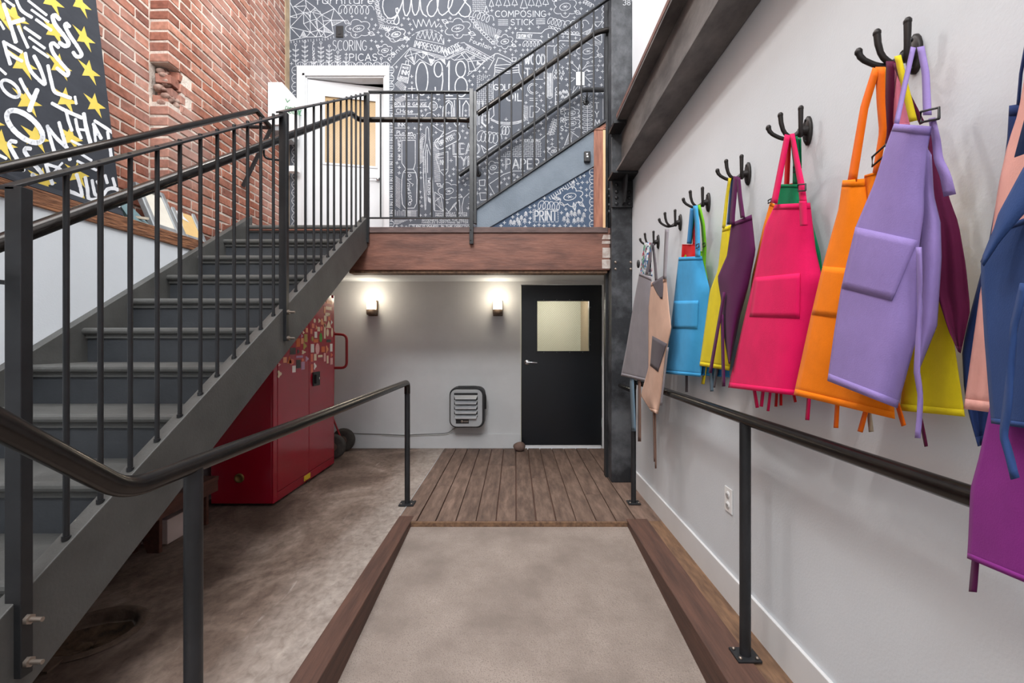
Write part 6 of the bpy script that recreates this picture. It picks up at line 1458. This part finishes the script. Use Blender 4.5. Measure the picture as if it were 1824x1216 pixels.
BODY = patch([(1593, 220), (1580, 255), (1557, 327), (1524, 405), (1509, 466), (1498, 516), (1487, 586), (1474, 678)], [(1660, 225), (1652, 264), (1646, 338), (1645, 384), (1637, 440), (1634, 500), (1633, 600), (1598, 727)], .825, .845, .04, [(.008, 2, .3), (.006, 4.2, 2)], 26, 36, 20); part(o, 'body', BODY, K['lavender']); part(o, 'hem', hem(BODY, .972, 1), K['lavender'], .0008); part(o, 'hem', hem(BODY, 0, .03), K['lavender'], .0008)
part(o, 'side_flap', patch([(1652, 264), (1646, 338), (1642, 400), (1634, 470), (1633, 560), (1632, 664)], [(1659, 276), (1663, 347), (1675, 396), (1677, 460), (1669, 580), (1635, 664)], .850, .872, .012, [(.006, 2.5, 0)], 12, 26, 21), K['lavender'])
part(o, 'pocket', on_cloth(BODY, [(1524, 404), (1499, 513)], [(1635, 428), (1589, 535)]), K['lavender'])
part(o, 'strap', strip([(1627, 84), (1612, 150), (1597, 220)], 9, (.885, .825), 9), K['lavender'])
part(o, 'strap', strip([(1640, 83), (1649, 130), (1652, 205)], 13, (.885, .85), 15), K['lavender'])
part(o, 'strap_tail', strip([(1660, 210), (1668, 250), (1672, 285), (1684, 312), (1692, 348)], 12, (.842, .85), 22, 3), K['lavender'])
buckle(o, 1656, 205, .838, .020, .3)
part(o, 'tie', strip([(1637, 440), (1639, 552), (1635, 628), (1633, 661), (1640, 703), (1635, 780)], 8, (.818, .83), 9, 4, 26), K['lavender'], .003)
# hook A, just outside the frame: peach, navy, purple
o = apron('navy apron at the back of the nearest hook', (.94, hy['A'], 1.0))
BODY = patch([(1798, 188), (1794, 258), (1760, 440), (1727, 564), (1714, 623), (1718, 700), (1728, 745), (1742, 795)], [(1850, 180), (1850, 258), (1830, 440), (1790, 564), (1780, 623), (1775, 700), (1765, 745), (1757, 790)], .945, .955, .01, seed=22); part(o, 'body', BODY, K['navydk']); part(o, 'hem', hem(BODY, .972, 1), K['navydk'], .0008); part(o, 'hem', hem(BODY, 0, .03), K['navydk'], .0008)
part(o, 'strap', strip([(1832, 60), (1819, 130), (1814, 186)], 6, (.90, .94)), K['navydk'])
wstrap(o, [(.925, .725, 1.905), (.915, .76, 1.82), (.905, .788, 1.74)], .02, K['navydk'])
o = apron('purple apron hanging lowest in front of the handrail', (.83, hy['A'], .8))
BODY = patch([(1775, 640), (1764, 722), (1744, 815), (1729, 870), (1725, 963), (1723, 994)], [(1950, 640), (1960, 740), (1975, 830), (1985, 900), (1995, 990), (2000, 1110)], .850, .842, .014, [(.008, 2.6, 2.6), (.003, 6, 0)], 30, 28, 23); part(o, 'body', BODY, K['purple']); part(o, 'hem', hem(BODY, .972, 1), K['purple'], .0008); part(o, 'hem', hem(BODY, 0, .03), K['purple'], .0008)
ties(o, [((1737, 1005), (1733, 1054), 12)], K['plum'], .855)
wstrap(o, [(.915, .71, 1.905), (.876, .72, 1.6), (.855, .73, 1.16)], .03, K['purple'])
o = apron('peach pink apron at the right edge of the picture', (.90, hy['A'], 1.1))
BODY = patch([(1832, 95), (1815, 199), (1795, 258), (1779, 330), (1766, 420), (1747, 515), (1731, 628), (1717, 728)], [(1900, 95), (1900, 199), (1890, 258), (1870, 330), (1840, 430), (1815, 520), (1790, 628), (1770, 735)], .90, .905, .02, seed=24); part(o, 'body', BODY, K['peach']); part(o, 'hem', hem(BODY, .972, 1), K['peach'], .0008); part(o, 'hem', hem(BODY, 0, .03), K['peach'], .0008)
wstrap(o, [(.912, .72, 1.905), (.905, .745, 1.82), (.898, .775, 1.70)], .03, K['peach']); wstrap(o, [(.912, .70, 1.905), (.905, .715, 1.82), (.898, .735, 1.64)], .03, K['peach'])
o = apron('navy blue apron folded over in front of the peach one', (.83, hy['A'], 1.05))
BODY = patch([(1770, 408), (1748, 462), (1748, 505), (1754, 603), (1766, 754)], [(1990, 330), (1995, 440), (2000, 540), (2010, 640), (2020, 790)], .822, .80, .02, [(.008, 3.2, 1), (.004, 7, 0)], 28, 28, 25); part(o, 'body', BODY, K['navy']); part(o, 'hem', hem(BODY, .972, 1), K['navy'], .0008); part(o, 'hem', hem(BODY, 0, .03), K['navy'], .0008)
part(o, 'turned_edge', patch([(1850, 262), (1824, 297), (1779, 380), (1766, 422), (1747, 466)], [(1900, 330), (1850, 352), (1812, 395), (1780, 432), (1752, 474)], .792, .782, .01, [], 10, 18), K['navy'])
part(o, 'tie', strip([(1824, 505), (1807, 579), (1802, 640), (1797, 702), (1788, 776), (1809, 852)], 11, (.770, .775), 15, 4, 24), K['navy'], .003)
wstrap(o, [(.905, .715, 1.905), (.86, .70, 1.75), (.789, .695, 1.50)], .03, K['navy']); wstrap(o, [(.905, .715, 1.905), (.86, .66, 1.75), (.798, .63, 1.40)], .03, K['navy'])
